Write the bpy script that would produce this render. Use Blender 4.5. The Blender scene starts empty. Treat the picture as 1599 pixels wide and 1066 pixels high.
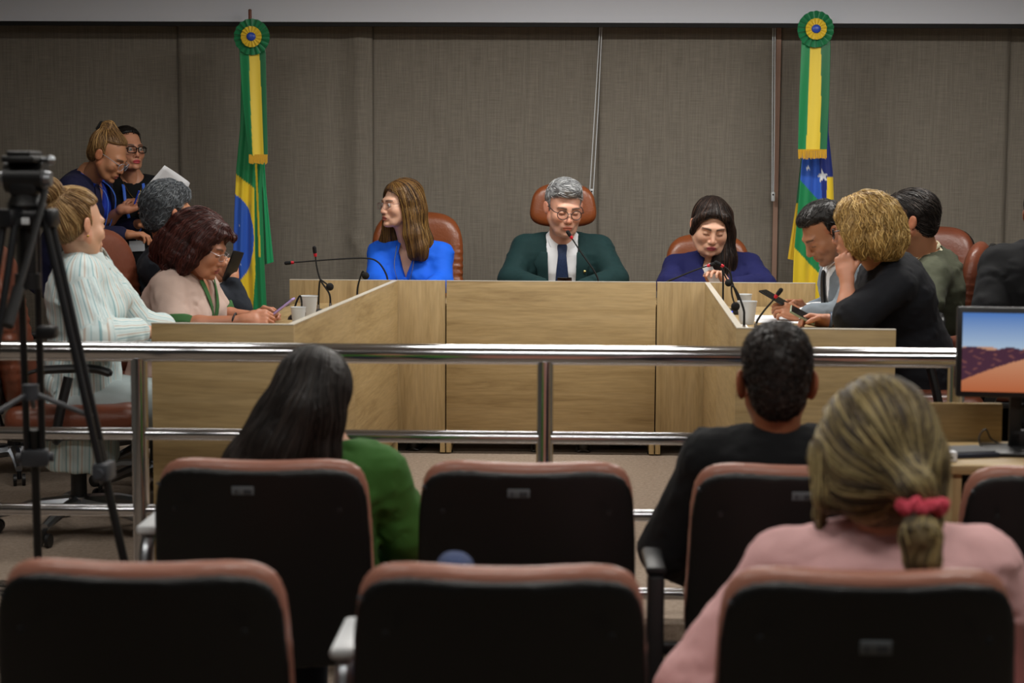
import bpy, math, random
import numpy as np
from mathutils import Matrix, Vector

# ------------------------------------------------------------------ camera, world, lights, exposure
SC = bpy.context.scene
COL = SC.collection
F_PX = 2690.0
CAM = np.array([0.0, 0.0, 1.4])
YAW, PITCH, ROLL = math.radians(1.5), math.radians(5.48), math.radians(0.3)
_RM = Matrix.Rotation(YAW, 3, 'Z') @ Matrix.Rotation(math.pi / 2 - PITCH, 3, 'X') @ Matrix.Rotation(ROLL, 3, 'Z')
CR = np.array(_RM)
cd = bpy.data.cameras.new('camera')
cam = bpy.data.objects.new('camera', cd)
COL.objects.link(cam)
cam.matrix_world = Matrix.Translation(CAM.tolist()) @ _RM.to_4x4()
cd.sensor_width = 36.0
cd.lens = 36.0 * F_PX / 1599.0
cd.clip_start = 0.05
cd.dof.use_dof = True
cd.dof.focus_distance = 8.9
cd.dof.aperture_fstop = 3.4
SC.camera = cam
SC.view_settings.view_transform = 'Standard'
SC.view_settings.look = 'None'
SC.view_settings.gamma = 1.0
SC.view_settings.use_curve_mapping = False
SC.view_settings.exposure = 0.0
SC.cycles.use_denoising = True
SC.cycles.max_bounces = 6
SC.cycles.caustics_reflective = False
SC.cycles.caustics_refractive = False
SC.cycles.sample_clamp_indirect = 4.0

world = bpy.data.worlds.new('world')
SC.world = world
world.use_nodes = True
world.node_tree.nodes['Background'].inputs[0].default_value = (0.60, 0.66, 0.72, 1)
world.node_tree.nodes['Background'].inputs[1].default_value = 0.08

CEIL_Z = 2.78
LAMPS = []          # (x, y, watts) of the ceiling panels
for lx, ly, w in [(-1.9, 8.1, 8), (0.0, 8.1, 42), (1.9, 8.1, 36),
                  (-1.9, 5.6, 15), (0.0, 5.6, 23), (1.9, 5.6, 21),
                  (-1.9, 2.6, 14), (0.0, 2.6, 16), (1.9, 2.6, 20),
                  (0.0, -0.6, 6)]:
    w *= 1.0
    LAMPS.append((lx, ly, w))
    ld = bpy.data.lights.new('ceiling_panel_light', 'AREA')
    ld.shape = 'RECTANGLE'; ld.size = 1.18; ld.size_y = 0.28
    ld.energy = w; ld.color = (1.0, 0.97, 0.92)
    lo = bpy.data.objects.new('ceiling_panel_light', ld)
    COL.objects.link(lo); lo.location = (lx, ly, CEIL_Z - 0.06)


def at(px, py, Y):
    """the point of the room plane y=Y seen at pixel (px,py) of the photograph"""
    d = CR @ np.array([(px - 799.5) / F_PX, -(py - 533.0) / F_PX, -1.0])
    return CAM + d * ((Y - CAM[1]) / d[1])


# ------------------------------------------------------------------ materials
def lin(c):
    if isinstance(c, str):
        c = [int(c[i:i + 2], 16) / 255.0 for i in (0, 2, 4)]
    return tuple((v / 12.92 if v <= 0.04045 else ((v + 0.055) / 1.055) ** 2.4) for v in c)


def nodes_of(m):
    m.use_nodes = True
    nt = m.node_tree
    return nt, nt.nodes, nt.links, nt.nodes['Principled BSDF']


def mat(name, color='808080', rough=0.5, metal=0.0, bump=0.0, bscale=200.0, attr=False, vary=0.0, vscale=5.0,
        stretch=(1, 1, 1), spec=0.5, sheen=0.0, emit=None, estr=1.0, coat=0.0, alpha=None, trans=0.0, sss=0.0):
    m = bpy.data.materials.new(name)
    nt, N, L, b = nodes_of(m)
    rgb = lin(color)
    b.inputs['Base Color'].default_value = (*rgb, 1)
    b.inputs['Roughness'].default_value = rough
    b.inputs['Metallic'].default_value = metal
    b.inputs['Specular IOR Level'].default_value = spec
    if sheen:
        b.inputs['Sheen Weight'].default_value = sheen
        b.inputs['Sheen Roughness'].default_value = 0.5
    if coat:
        b.inputs['Coat Weight'].default_value = coat
        b.inputs['Coat Roughness'].default_value = 0.25
    if trans:
        b.inputs['Transmission Weight'].default_value = trans
    if alpha is not None:
        b.inputs['Alpha'].default_value = alpha
    if sss:
        b.inputs['Subsurface Weight'].default_value = sss
        b.inputs['Subsurface Radius'].default_value = (0.012, 0.004, 0.002)
        b.inputs['Subsurface Scale'].default_value = 1.0
    if emit:
        b.inputs['Emission Color'].default_value = (*lin(emit), 1)
        b.inputs['Emission Strength'].default_value = estr
    src = None
    if attr:
        a = N.new('ShaderNodeAttribute'); a.attribute_name = 'Col'
        src = a.outputs['Color']
        L.new(src, b.inputs['Base Color'])
    if vary or bump:
        tc = N.new('ShaderNodeTexCoord')
        mp = N.new('ShaderNodeMapping'); mp.inputs['Scale'].default_value = stretch
        L.new(tc.outputs['Object'], mp.inputs[0])
    if vary:
        nz = N.new('ShaderNodeTexNoise'); nz.inputs['Scale'].default_value = vscale
        nz.inputs['Detail'].default_value = 5
        L.new(mp.outputs[0], nz.inputs['Vector'])
        mr = N.new('ShaderNodeMapRange')
        mr.inputs[1].default_value = 0.25; mr.inputs[2].default_value = 0.75
        mr.inputs[3].default_value = 1 - vary; mr.inputs[4].default_value = 1 + vary
        L.new(nz.outputs[0], mr.inputs[0])
        mx = N.new('ShaderNodeVectorMath'); mx.operation = 'SCALE'
        if src is not None:
            L.new(src, mx.inputs[0])
        else:
            mx.inputs[0].default_value = rgb
        L.new(mr.outputs[0], mx.inputs['Scale'])
        L.new(mx.outputs[0], b.inputs['Base Color'])
    if bump:
        nb = N.new('ShaderNodeTexNoise'); nb.inputs['Scale'].default_value = bscale
        nb.inputs['Detail'].default_value = 3
        L.new(mp.outputs[0], nb.inputs['Vector'])
        bp = N.new('ShaderNodeBump'); bp.inputs['Strength'].default_value = bump
        bp.inputs['Distance'].default_value = 0.004
        L.new(nb.outputs[0], bp.inputs['Height'])
        L.new(bp.outputs[0], b.inputs['Normal'])
    return m


def wood(name, axis, base='a99064', dark='8d744c', light='b79e73'):
    """pale oak laminate; axis = the direction of the grain in object space"""
    m = bpy.data.materials.new(name)
    nt, N, L, b = nodes_of(m)
    tc = N.new('ShaderNodeTexCoord')
    mp = N.new('ShaderNodeMapping')
    sc = [14.0, 14.0, 14.0]; sc[axis] = 1.1
    mp.inputs['Scale'].default_value = sc
    L.new(tc.outputs['Object'], mp.inputs[0])
    n1 = N.new('ShaderNodeTexNoise'); n1.inputs['Scale'].default_value = 1.3; n1.inputs['Detail'].default_value = 9
    n1.inputs['Roughness'].default_value = 0.66; n1.inputs['Distortion'].default_value = 0.8
    L.new(mp.outputs[0], n1.inputs['Vector'])
    n2 = N.new('ShaderNodeTexNoise'); n2.inputs['Scale'].default_value = 7.0; n2.inputs['Detail'].default_value = 6
    L.new(mp.outputs[0], n2.inputs['Vector'])
    r = N.new('ShaderNodeValToRGB')
    e = r.color_ramp.elements
    e[0].position = 0.28; e[0].color = (*lin(dark), 1)
    e[1].position = 0.72; e[1].color = (*lin(light), 1)
    k = e.new(0.47); k.color = (*lin(base), 1)
    L.new(n1.outputs[0], r.inputs[0])
    mr = N.new('ShaderNodeMapRange')
    mr.inputs[1].default_value = 0.35; mr.inputs[2].default_value = 0.62
    mr.inputs[3].default_value = 0.86; mr.inputs[4].default_value = 1.03
    L.new(n2.outputs[0], mr.inputs[0])
    mx = N.new('ShaderNodeVectorMath'); mx.operation = 'SCALE'
    L.new(r.outputs[0], mx.inputs[0]); L.new(mr.outputs[0], mx.inputs['Scale'])
    L.new(mx.outputs[0], b.inputs['Base Color'])
    b.inputs['Roughness'].default_value = 0.5
    bp = N.new('ShaderNodeBump'); bp.inputs['Strength'].default_value = 0.12; bp.inputs['Distance'].default_value = 0.002
    L.new(n1.outputs[0], bp.inputs['Height']); L.new(bp.outputs[0], b.inputs['Normal'])
    return m


WOOD = [wood('oak_grain_x', 0), wood('oak_grain_y', 1), wood('oak_grain_z', 2)]
M = dict(
    edge=mat('pale_edge_band', 'c9c2b4', 0.45),
    chrome=mat('polished_steel', 'd4d6da', 0.13, 1.0),
    satin=mat('satin_aluminium', 'a9adb3', 0.32, 1.0),
    blackp=mat('black_plastic', '101113', 0.42),
    blackm=mat('matt_black', '0b0b0c', 0.75),
    greyp=mat('grey_plastic', '3d4046', 0.4),
    whitep=mat('white_plastic', 'd9dde0', 0.35),
    leather=mat('tan_leather', '834523', 0.33, bump=0.25, bscale=90, vary=0.12, vscale=6),
    leather2=mat('rust_brown_leather', '703c29', 0.36, bump=0.25, bscale=90, vary=0.12, vscale=6),
    brownv=mat('brown_vinyl', 'a3705f', 0.30, bump=0.15, bscale=120),
    shell=mat('black_moulded_shell', '060708', 0.45, bump=0.06, bscale=300, spec=0.45),
    red=mat('red_ring', 'c3122a', 0.4),
    foam=mat('black_foam', '121214', 0.95, bump=0.6, bscale=400),
    paper=mat('white_paper', 'e8eaee', 0.8),
    cup=mat('white_plastic_cup', 'dfe3e6', 0.35, trans=0.25),
    tag=mat('grey_label', '5d6266', 0.5),
    ink=mat('dark_print', '2a2c30', 0.6),
    glass=mat('phone_glass', '060708', 0.08, coat=0.5),
    denim=mat('blue_denim', '38466b', 0.9, bump=0.3, bscale=300),
)


def carpet(name, c1, c2):
    m = bpy.data.materials.new(name)
    nt, N, L, b = nodes_of(m)
    tc = N.new('ShaderNodeTexCoord')
    n1 = N.new('ShaderNodeTexNoise'); n1.inputs['Scale'].default_value = 55; n1.inputs['Detail'].default_value = 8
    n1.inputs['Roughness'].default_value = 0.8
    L.new(tc.outputs['Object'], n1.inputs['Vector'])
    r = N.new('ShaderNodeValToRGB'); e = r.color_ramp.elements
    e[0].position = 0.36; e[0].color = (*lin(c1), 1); e[1].position = 0.64; e[1].color = (*lin(c2), 1)
    L.new(n1.outputs[0], r.inputs[0]); L.new(r.outputs[0], b.inputs['Base Color'])
    b.inputs['Roughness'].default_value = 0.95
    bp = N.new('ShaderNodeBump'); bp.inputs['Strength'].default_value = 0.6; bp.inputs['Distance'].default_value = 0.004
    L.new(n1.outputs[0], bp.inputs['Height']); L.new(bp.outputs[0], b.inputs['Normal'])
    return m


def blind_fabric():
    m = bpy.data.materials.new('woven_blind_fabric')
    nt, N, L, b = nodes_of(m)
    tc = N.new('ShaderNodeTexCoord')
    out = []
    for sc in ((220, 220, 6), (9, 9, 320)):
        mp = N.new('ShaderNodeMapping'); mp.inputs['Scale'].default_value = sc
        L.new(tc.outputs['Object'], mp.inputs[0])
        n = N.new('ShaderNodeTexNoise'); n.inputs['Scale'].default_value = 1.0; n.inputs['Detail'].default_value = 4
        L.new(mp.outputs[0], n.inputs['Vector'])
        out.append(n)
    ad = N.new('ShaderNodeMath'); ad.operation = 'ADD'
    L.new(out[0].outputs[0], ad.inputs[0]); L.new(out[1].outputs[0], ad.inputs[1])
    r = N.new('ShaderNodeValToRGB'); e = r.color_ramp.elements
    mr = N.new('ShaderNodeMapRange'); mr.inputs[1].default_value = 0.7; mr.inputs[2].default_value = 1.3
    L.new(ad.outputs[0], mr.inputs[0]); L.new(mr.outputs[0], r.inputs[0])
    e[0].position = 0.1; e[0].color = (*lin('756e64'), 1); e[1].position = 0.9; e[1].color = (*lin('8c8579'), 1)
    L.new(r.outputs[0], b.inputs['Base Color'])
    b.inputs['Roughness'].default_value = 0.85
    bp = N.new('ShaderNodeBump'); bp.inputs['Strength'].default_value = 0.3; bp.inputs['Distance'].default_value = 0.001
    L.new(ad.outputs[0], bp.inputs['Height']); L.new(bp.outputs[0], b.inputs['Normal'])
    return m


# ------------------------------------------------------------------ scene helpers
def tag(o, label=None, cat=None, group=None, kind=None):
    if label: o['label'] = label
    if cat: o['category'] = cat
    if group: o['group'] = group
    if kind: o['kind'] = kind
    return o


def empty(name, loc, rz=0.0, label=None, cat=None, group=None):
    o = bpy.data.objects.new(name, None)
    COL.objects.link(o)
    o.location = [float(v) for v in loc]
    o.rotation_euler = (0, 0, rz)
    o.empty_display_size = 0.1
    return tag(o, label, cat, group)


def W2L(parent, pts):
    """world points -> the frame of an (un-updated) parent empty with z rotation only"""
    p = parent
    rz = p.rotation_euler[2]
    q = np.asarray(pts, dtype=float) - np.array(p.location)
    c, s = math.cos(-rz), math.sin(-rz)
    return np.stack([q[..., 0] * c - q[..., 1] * s, q[..., 0] * s + q[..., 1] * c, q[..., 2]], -1)


def mesh_obj(name, V, Fc, m, parent=None, smooth=True, col=None, angle=None, world=False, attrs=None):
    V = np.asarray(V, dtype=np.float32).reshape(-1, 3)
    if world and parent is not None:
        V = W2L(parent, V).astype(np.float32)
    me = bpy.data.meshes.new(name)
    if isinstance(Fc, np.ndarray):
        nf, k = Fc.shape
        me.vertices.add(len(V)); me.vertices.foreach_set('co', V.ravel())
        me.loops.add(nf * k); me.loops.foreach_set('vertex_index', Fc.astype(np.int32).ravel())
        me.polygons.add(nf)
        me.polygons.foreach_set('loop_start', np.arange(0, nf * k, k, dtype=np.int32))
        me.polygons.foreach_set('loop_total', np.full(nf, k, dtype=np.int32))
        me.update(calc_edges=True)
    else:
        me.from_pydata(V.tolist(), [], Fc)
        me.update()
    if smooth:
        me.polygons.foreach_set('use_smooth', [True] * len(me.polygons))
        if angle is not None:
            me.set_sharp_from_angle(angle=math.radians(angle))
    if col is not None:
        a = me.color_attributes.new('Col', 'FLOAT_COLOR', 'POINT')
        c = np.ones((len(V), 4), dtype=np.float32); c[:, :3] = col
        a.data.foreach_set('color', c.ravel())
    if attrs:
        for k_, v_ in attrs.items():
            a = me.attributes.new(k_, 'FLOAT', 'POINT')
            a.data.foreach_set('value', np.asarray(v_, dtype=np.float32).ravel())
    if m is not None:
        me.materials.append(m)
    o = bpy.data.objects.new(name, me)
    COL.objects.link(o)
    if parent is not None:
        o.parent = parent
    return o


_MESHES = {}


def shared(name, key, make, m, parent):
    """alike pieces share one mesh"""
    key = (name,) + tuple(key) + (m.name,)
    if key not in _MESHES:
        V, Q = make()
        o = mesh_obj(name, V, Q, m, parent); _MESHES[key] = o.data
        return o
    o = bpy.data.objects.new(name, _MESHES[key]); COL.objects.link(o); o.parent = parent
    return o


class MB:
    """collects simple solids; build() links them as one mesh object"""
    def __init__(s): s.V = []; s.F = []

    def add(s, V, Fc):
        n = len(s.V)
        s.V += [tuple(float(c) for c in v) for v in V]
        s.F += [tuple(i + n for i in f) for f in Fc]
        return s

    def box(s, c, d, R=None, bev=0.0):
        c = np.array(c, float); h = np.array(d, float) / 2
        R = np.eye(3) if R is None else R
        if bev <= 0:
            V = [c + R @ (h * np.array(k)) for k in [(-1, -1, -1), (1, -1, -1), (1, 1, -1), (-1, 1, -1), (-1, -1, 1), (1, -1, 1), (1, 1, 1), (-1, 1, 1)]]
            return s.add(V, [(0, 3, 2, 1), (4, 5, 6, 7), (0, 1, 5, 4), (1, 2, 6, 5), (2, 3, 7, 6), (3, 0, 4, 7)])
        import bmesh
        bm = bmesh.new(); bmesh.ops.create_cube(bm, size=1.0)
        for v in bm.verts: v.co = Vector((v.co.x * h[0] * 2, v.co.y * h[1] * 2, v.co.z * h[2] * 2))
        bmesh.ops.bevel(bm, geom=list(bm.edges), offset=min(bev, 0.49 * float(min(h)) * 2), segments=2, affect='EDGES', profile=0.5)
        bm.verts.ensure_lookup_table()
        s.add([c + R @ np.array(v.co) for v in bm.verts], [tuple(v.index for v in f.verts) for f in bm.faces])
        bm.free()
        return s

    def tube(s, pts, r, n=8, cap=True, flat=None):
        pts = [np.array(p, float) for p in pts]
        m = len(pts)
        rs = r if hasattr(r, '__len__') else [r] * m
        T = []
        for i in range(m):
            t = pts[min(i + 1, m - 1)] - pts[max(i - 1, 0)]
            T.append(t / (np.linalg.norm(t) + 1e-9))
        up = np.array([0, 0, 1.0]) if abs(T[0][2]) < 0.9 else np.array([1.0, 0, 0])
        u = np.cross(T[0], up); u /= np.linalg.norm(u)
        V = []
        for i in range(m):
            u = u - T[i] * np.dot(u, T[i]); u /= np.linalg.norm(u) + 1e-9
            w = np.cross(T[i], u)
            for k in range(n):
                a = 2 * math.pi * k / n
                V.append(pts[i] + rs[i] * (math.cos(a) * u + math.sin(a) * w * (flat or 1.0)))
        Fc = [(i * n + k, i * n + (k + 1) % n, (i + 1) * n + (k + 1) % n, (i + 1) * n + k) for i in range(m - 1) for k in range(n)]
        if cap:
            Fc += [tuple(range(n - 1, -1, -1)), tuple((m - 1) * n + k for k in range(n))]
        return s.add(V, Fc)

    def cyl(s, a, b, r, r2=None, n=20): return s.tube([a, b], [r, r if r2 is None else r2], n)

    def lathe(s, prof, c=(0, 0, 0), n=24):
        c = np.array(c, float); m = len(prof)
        V = [c + np.array([r * math.cos(2 * math.pi * k / n), r * math.sin(2 * math.pi * k / n), z]) for r, z in prof for k in range(n)]
        Fc = [(i * n + k, i * n + (k + 1) % n, (i + 1) * n + (k + 1) % n, (i + 1) * n + k) for i in range(m - 1) for k in range(n)]
        return s.add(V, Fc)

    def sphere(s, c, r, n=12, sc=(1, 1, 1), R=None):
        c = np.array(c, float); R = np.eye(3) if R is None else R
        m = n // 2
        V = []
        for i in range(m + 1):
            th = math.pi * i / m
            for k in range(n):
                a = 2 * math.pi * k / n
                V.append(c + R @ (r * np.array([math.sin(th) * math.cos(a) * sc[0], math.sin(th) * math.sin(a) * sc[1], math.cos(th) * sc[2]])))
        Fc = [(i * n + k, (i + 1) * n + k, (i + 1) * n + (k + 1) % n, i * n + (k + 1) % n) for i in range(m) for k in range(n)]
        return s.add(V, Fc)

    def build(s, name, m, parent=None, world=False, smooth=True, angle=35):
        return mesh_obj(name, s.V, s.F, m, parent, smooth=smooth, angle=angle, world=world)


def copy_tree(o, parent=None):
    c = o.copy(); COL.objects.link(c)
    if parent is not None: c.parent = parent
    for ch in [x for x in o.children]:
        copy_tree(ch, c)
    return c


def smooth_path(pts, n=6):
    """Catmull-Rom through the points"""
    P = [np.array(p, float) for p in pts]
    P = [2 * P[0] - P[1]] + P + [2 * P[-1] - P[-2]]
    out = []
    for i in range(1, len(P) - 2):
        for k in range(n):
            t = k / n
            a, b, c, d = P[i - 1], P[i], P[i + 1], P[i + 2]
            out.append(0.5 * ((2 * b) + (-a + c) * t + (2 * a - 5 * b + 4 * c - d) * t * t + (-a + 3 * b - 3 * c + d) * t ** 3))
    out.append(P[-2])
    return out


def rotz(a):
    c, s = math.cos(a), math.sin(a); return np.array([[c, -s, 0], [s, c, 0], [0, 0, 1.0]])


def rotx(a):
    c, s = math.cos(a), math.sin(a); return np.array([[1.0, 0, 0], [0, c, -s], [0, s, c]])


def roty(a):
    c, s = math.cos(a), math.sin(a); return np.array([[c, 0, s], [0, 1.0, 0], [-s, 0, c]])


# ------------------------------------------------------------------ signed-distance volumes -> smooth meshes
EDG = [((0, 0, 0), (1, 0, 0)), ((0, 1, 0), (1, 1, 0)), ((0, 0, 1), (1, 0, 1)), ((0, 1, 1), (1, 1, 1)),
       ((0, 0, 0), (0, 1, 0)), ((1, 0, 0), (1, 1, 0)), ((0, 0, 1), (0, 1, 1)), ((1, 0, 1), (1, 1, 1)),
       ((0, 0, 0), (0, 0, 1)), ((1, 0, 0), (1, 0, 1)), ((0, 1, 0), (0, 1, 1)), ((1, 1, 0), (1, 1, 1))]


def surfnets(Fd, o, h):
    S = Fd < 0
    c = np.zeros(tuple(n - 1 for n in Fd.shape), np.int8)
    for dx in (0, 1):
        for dy in (0, 1):
            for dz in (0, 1):
                c += S[dx:S.shape[0] - 1 + dx, dy:S.shape[1] - 1 + dy, dz:S.shape[2] - 1 + dz]
    act = (c > 0) & (c < 8)
    I = np.argwhere(act)
    if not len(I):
        return np.zeros((0, 3)), np.zeros((0, 4), int)
    pos = np.zeros((len(I), 3)); cnt = np.zeros(len(I))
    for a, b in EDG:
        a = np.array(a); b = np.array(b)
        A = I + a; B = I + b
        va = Fd[A[:, 0], A[:, 1], A[:, 2]]; vb = Fd[B[:, 0], B[:, 1], B[:, 2]]
        mk = (va < 0) != (vb < 0)
        t = np.where(mk, va / np.where(va - vb == 0, 1, va - vb), 0)
        pos += np.where(mk[:, None], a + t[:, None] * (b - a), 0); cnt += mk
    V = o + h * (I + pos / cnt[:, None])
    ids = -np.ones(act.shape, np.int32); ids[act] = np.arange(len(I))
    Q = []
    for ax in range(3):
        sl0 = [slice(None)] * 3; sl1 = [slice(None)] * 3
        sl0[ax] = slice(0, -1); sl1[ax] = slice(1, None)
        s0 = S[tuple(sl0)]; s1 = S[tuple(sl1)]
        E = np.argwhere(s0 != s1)
        u, v = (ax + 1) % 3, (ax + 2) % 3
        E = E[(E[:, u] > 0) & (E[:, v] > 0) & (E[:, u] < act.shape[u]) & (E[:, v] < act.shape[v])]
        if not len(E): continue
        du = np.zeros(3, int); du[u] = 1
        dv = np.zeros(3, int); dv[v] = 1
        def g(P): return ids[P[:, 0], P[:, 1], P[:, 2]]
        q = np.stack([g(E - du - dv), g(E - dv), g(E), g(E - du)], 1)
        inn = s0[E[:, 0], E[:, 1], E[:, 2]]
        q[~inn] = q[~inn][:, ::-1]
        Q.append(q)
    return V, np.concatenate(Q).astype(np.int32)


def smin(a, b, k):
    if k <= 0: return np.minimum(a, b)
    hh = np.maximum(k - np.abs(a - b), 0) / k
    return np.minimum(a, b) - hh * hh * k * 0.25


def smax(a, b, k): return -smin(-a, -b, k)


class Vol:
    def __init__(s, h): s.h = h; s.P = []; s.lo = np.full(3, 9e9); s.hi = np.full(3, -9e9); s.disp = None

    def add(s, lo, hi, fn, op='u', k=0.01):
        lo = np.array(lo, float); hi = np.array(hi, float)
        if op == 'u': s.lo = np.minimum(s.lo, lo); s.hi = np.maximum(s.hi, hi)
        s.P.append((lo, hi, fn, op, k)); return s

    def rc(s, a, b, ra, rb=None, op='u', k=0.01):
        a = np.array(a, float); b = np.array(b, float); rb = ra if rb is None else rb
        ab = b - a; L2 = float(ab @ ab) + 1e-12
        def fn(X, Y, Z):
            px, py, pz = X - a[0], Y - a[1], Z - a[2]
            t = np.clip((px * ab[0] + py * ab[1] + pz * ab[2]) / L2, 0, 1)
            return np.sqrt((px - t * ab[0]) ** 2 + (py - t * ab[1]) ** 2 + (pz - t * ab[2]) ** 2) - (ra + (rb - ra) * t)
        return s.add(np.minimum(a - ra, b - rb), np.maximum(a + ra, b + rb), fn, op, k)

    def chain(s, pts, rs, k=0.01):
        for i in range(len(pts) - 1): s.rc(pts[i], pts[i + 1], rs[i], rs[i + 1], k=k)
        return s

    def el(s, c, r, R=None, op='u', k=0.01):
        c = np.array(c, float); r = np.array(r, float) * np.ones(3); R = np.eye(3) if R is None else R
        ext = np.sqrt(((R * r) ** 2).sum(1))
        def fn(X, Y, Z):
            x, y, z = X - c[0], Y - c[1], Z - c[2]
            q = [R[0, i] * x + R[1, i] * y + R[2, i] * z for i in range(3)]
            k0 = np.sqrt((q[0] / r[0]) ** 2 + (q[1] / r[1]) ** 2 + (q[2] / r[2]) ** 2)
            k1 = np.sqrt((q[0] / r[0] ** 2) ** 2 + (q[1] / r[1] ** 2) ** 2 + (q[2] / r[2] ** 2) ** 2)
            return k0 * (k0 - 1) / (k1 + 1e-6)
        return s.add(c - ext, c + ext, fn, op, k)

    def bx(s, c, hf, R=None, rd=0.01, op='u', k=0.01):
        c = np.array(c, float); hf = np.array(hf, float); R = np.eye(3) if R is None else R
        ext = np.abs(R) @ hf
        def fn(X, Y, Z):
            x, y, z = X - c[0], Y - c[1], Z - c[2]
            q = [np.abs(R[0, i] * x + R[1, i] * y + R[2, i] * z) - (hf[i] - rd) for i in range(3)]
            return np.sqrt(sum(np.maximum(v, 0) ** 2 for v in q)) + np.minimum(np.maximum(np.maximum(q[0], q[1]), q[2]), 0) - rd
        return s.add(c - ext, c + ext, fn, op, k)

    def mesh(s):
        h = s.h; pad = 3 * h
        o = s.lo - pad
        n = np.ceil((s.hi + pad - o) / h).astype(int) + 1
        Fd = np.full(tuple(n), 0.3, np.float32)
        ax = [(o[i] + h * np.arange(n[i])).astype(np.float32) for i in range(3)]
        for lo, hi, fn, op, k in s.P:
            m = k + 2 * h
            if op == 'i': i0 = np.zeros(3, int); i1 = n
            else:
                i0 = np.clip(np.floor((lo - m - o) / h).astype(int), 0, n); i1 = np.clip(np.ceil((hi + m - o) / h).astype(int) + 1, 0, n)
            if np.any(i1 <= i0): continue
            X = ax[0][i0[0]:i1[0], None, None]; Y = ax[1][None, i0[1]:i1[1], None]; Z = ax[2][None, None, i0[2]:i1[2]]
            sl = tuple(slice(i0[i], i1[i]) for i in range(3))
            d = fn(X, Y, Z)
            if op == 'u': Fd[sl] = smin(Fd[sl], d, k)
            elif op == 's': Fd[sl] = smax(Fd[sl], -d, k)
            else: Fd[sl] = smax(Fd[sl], d, k)
        if s.disp is not None:
            Fd += s.disp(ax[0][:, None, None], ax[1][None, :, None], ax[2][None, None, :]).astype(np.float32)
        Fd[0] = Fd[-1] = 0.3; Fd[:, 0] = Fd[:, -1] = 0.3; Fd[:, :, 0] = Fd[:, :, -1] = 0.3
        s.F, s.o = Fd, o
        return surfnets(Fd, o, h)

    def sample(s, P):
        """value and gradient at points (nearest-cell trilinear)"""
        if not hasattr(s, 'G'):
            s.G = np.stack(np.gradient(s.F, s.h), -1)
        q = (P - s.o) / s.h
        i = np.clip(np.floor(q).astype(int), 0, np.array(s.F.shape) - 2)
        f = np.clip(q - i, 0, 1)
        val = 0; gr = 0
        for dx in (0, 1):
            for dy in (0, 1):
                for dz in (0, 1):
                    w = (f[:, 0] if dx else 1 - f[:, 0]) * (f[:, 1] if dy else 1 - f[:, 1]) * (f[:, 2] if dz else 1 - f[:, 2])
                    val = val + w * s.F[i[:, 0] + dx, i[:, 1] + dy, i[:, 2] + dz]
                    gr = gr + w[:, None] * s.G[i[:, 0] + dx, i[:, 1] + dy, i[:, 2] + dz]
        return val, gr / (np.linalg.norm(gr, axis=1, keepdims=True) + 1e-6)


def wob(seed, scale, n=5):
    """smooth pseudo-noise from warped sines, about -1..1"""
    r = np.random.RandomState(seed)
    D = r.normal(size=(n, 3)); D /= np.linalg.norm(D, axis=1, keepdims=True)
    D *= (2 * math.pi / scale) * r.uniform(0.7, 1.5, size=(n, 1)); ph = r.uniform(0, 6.28, n)
    def f(X, Y, Z):
        t = 0; w = 0
        for i in range(n):
            w = np.sin(D[i, 0] * X + D[i, 1] * Y + D[i, 2] * Z + ph[i] + 1.3 * w)
            t = t + w
        return t / (n * 0.7)
    return f

# ------------------------------------------------------------------ the room
AUD = -0.15                       # the audience floor lies one low step under the dais
STEP_Y = 5.30
X0, X1, YB, YF = -4.2, 3.9, 10.42, -1.6

dais = MB().box(((X0 + X1) / 2, (STEP_Y + YB) / 2, -0.10), (X1 - X0, YB - STEP_Y, 0.20)).build('floor', carpet('dais_carpet', '7f6f60', 'a39384'), angle=30)
tag(dais, kind='structure')
audf = MB().box(((X0 + X1) / 2, (STEP_Y + YF) / 2, AUD - 0.05), (X1 - X0, STEP_Y - YF, 0.10)).build('floor', carpet('audience_carpet', '6f6155', '8f8173'), angle=30)
tag(audf, kind='structure')
wallm = mat('pinkish_wall_paint', 'a88776', 0.8, vary=0.05)
sidem = mat('grey_side_wall_paint', '6f6c66', 0.85, vary=0.04)
for nm, c, d, m in [('wall_back', ((X0 + X1) / 2, YB + 0.05, 1.3), (X1 - X0, 0.1, 3.0), wallm),
                    ('wall_left', (X0 - 0.05, 4.4, 1.3), (0.1, 12.2, 3.2), sidem),
                    ('wall_right', (X1 + 0.05, 4.4, 1.3), (0.1, 12.2, 3.2), sidem),
                    ('wall_front', ((X0 + X1) / 2, YF - 0.05, 1.3), (X1 - X0, 0.1, 3.2), sidem),
                    ('ceiling', ((X0 + X1) / 2, 4.4, CEIL_Z + 0.05), (X1 - X0, 12.2, 0.1), mat('ceiling_white', 'c9cac8', 0.9))]:
    tag(MB().box(c, d).build(nm, m), kind='structure')
# the plaster box along the top of the back wall
sof_z = at(800, 35, 10.1)[2]
tag(MB().box(((X0 + X1) / 2, 10.26, (sof_z + CEIL_Z) / 2), (X1 - X0, 0.32, CEIL_Z - sof_z)).build('trim_1', mat('pale_plaster', 'e4e9f4', 0.8)), kind='structure')
tag(MB().box(((X0 + X1) / 2, 10.12, sof_z - 0.012), (X1 - X0, 0.02, 0.024)).build('trim_2', M['blackm']), kind='structure')

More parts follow.
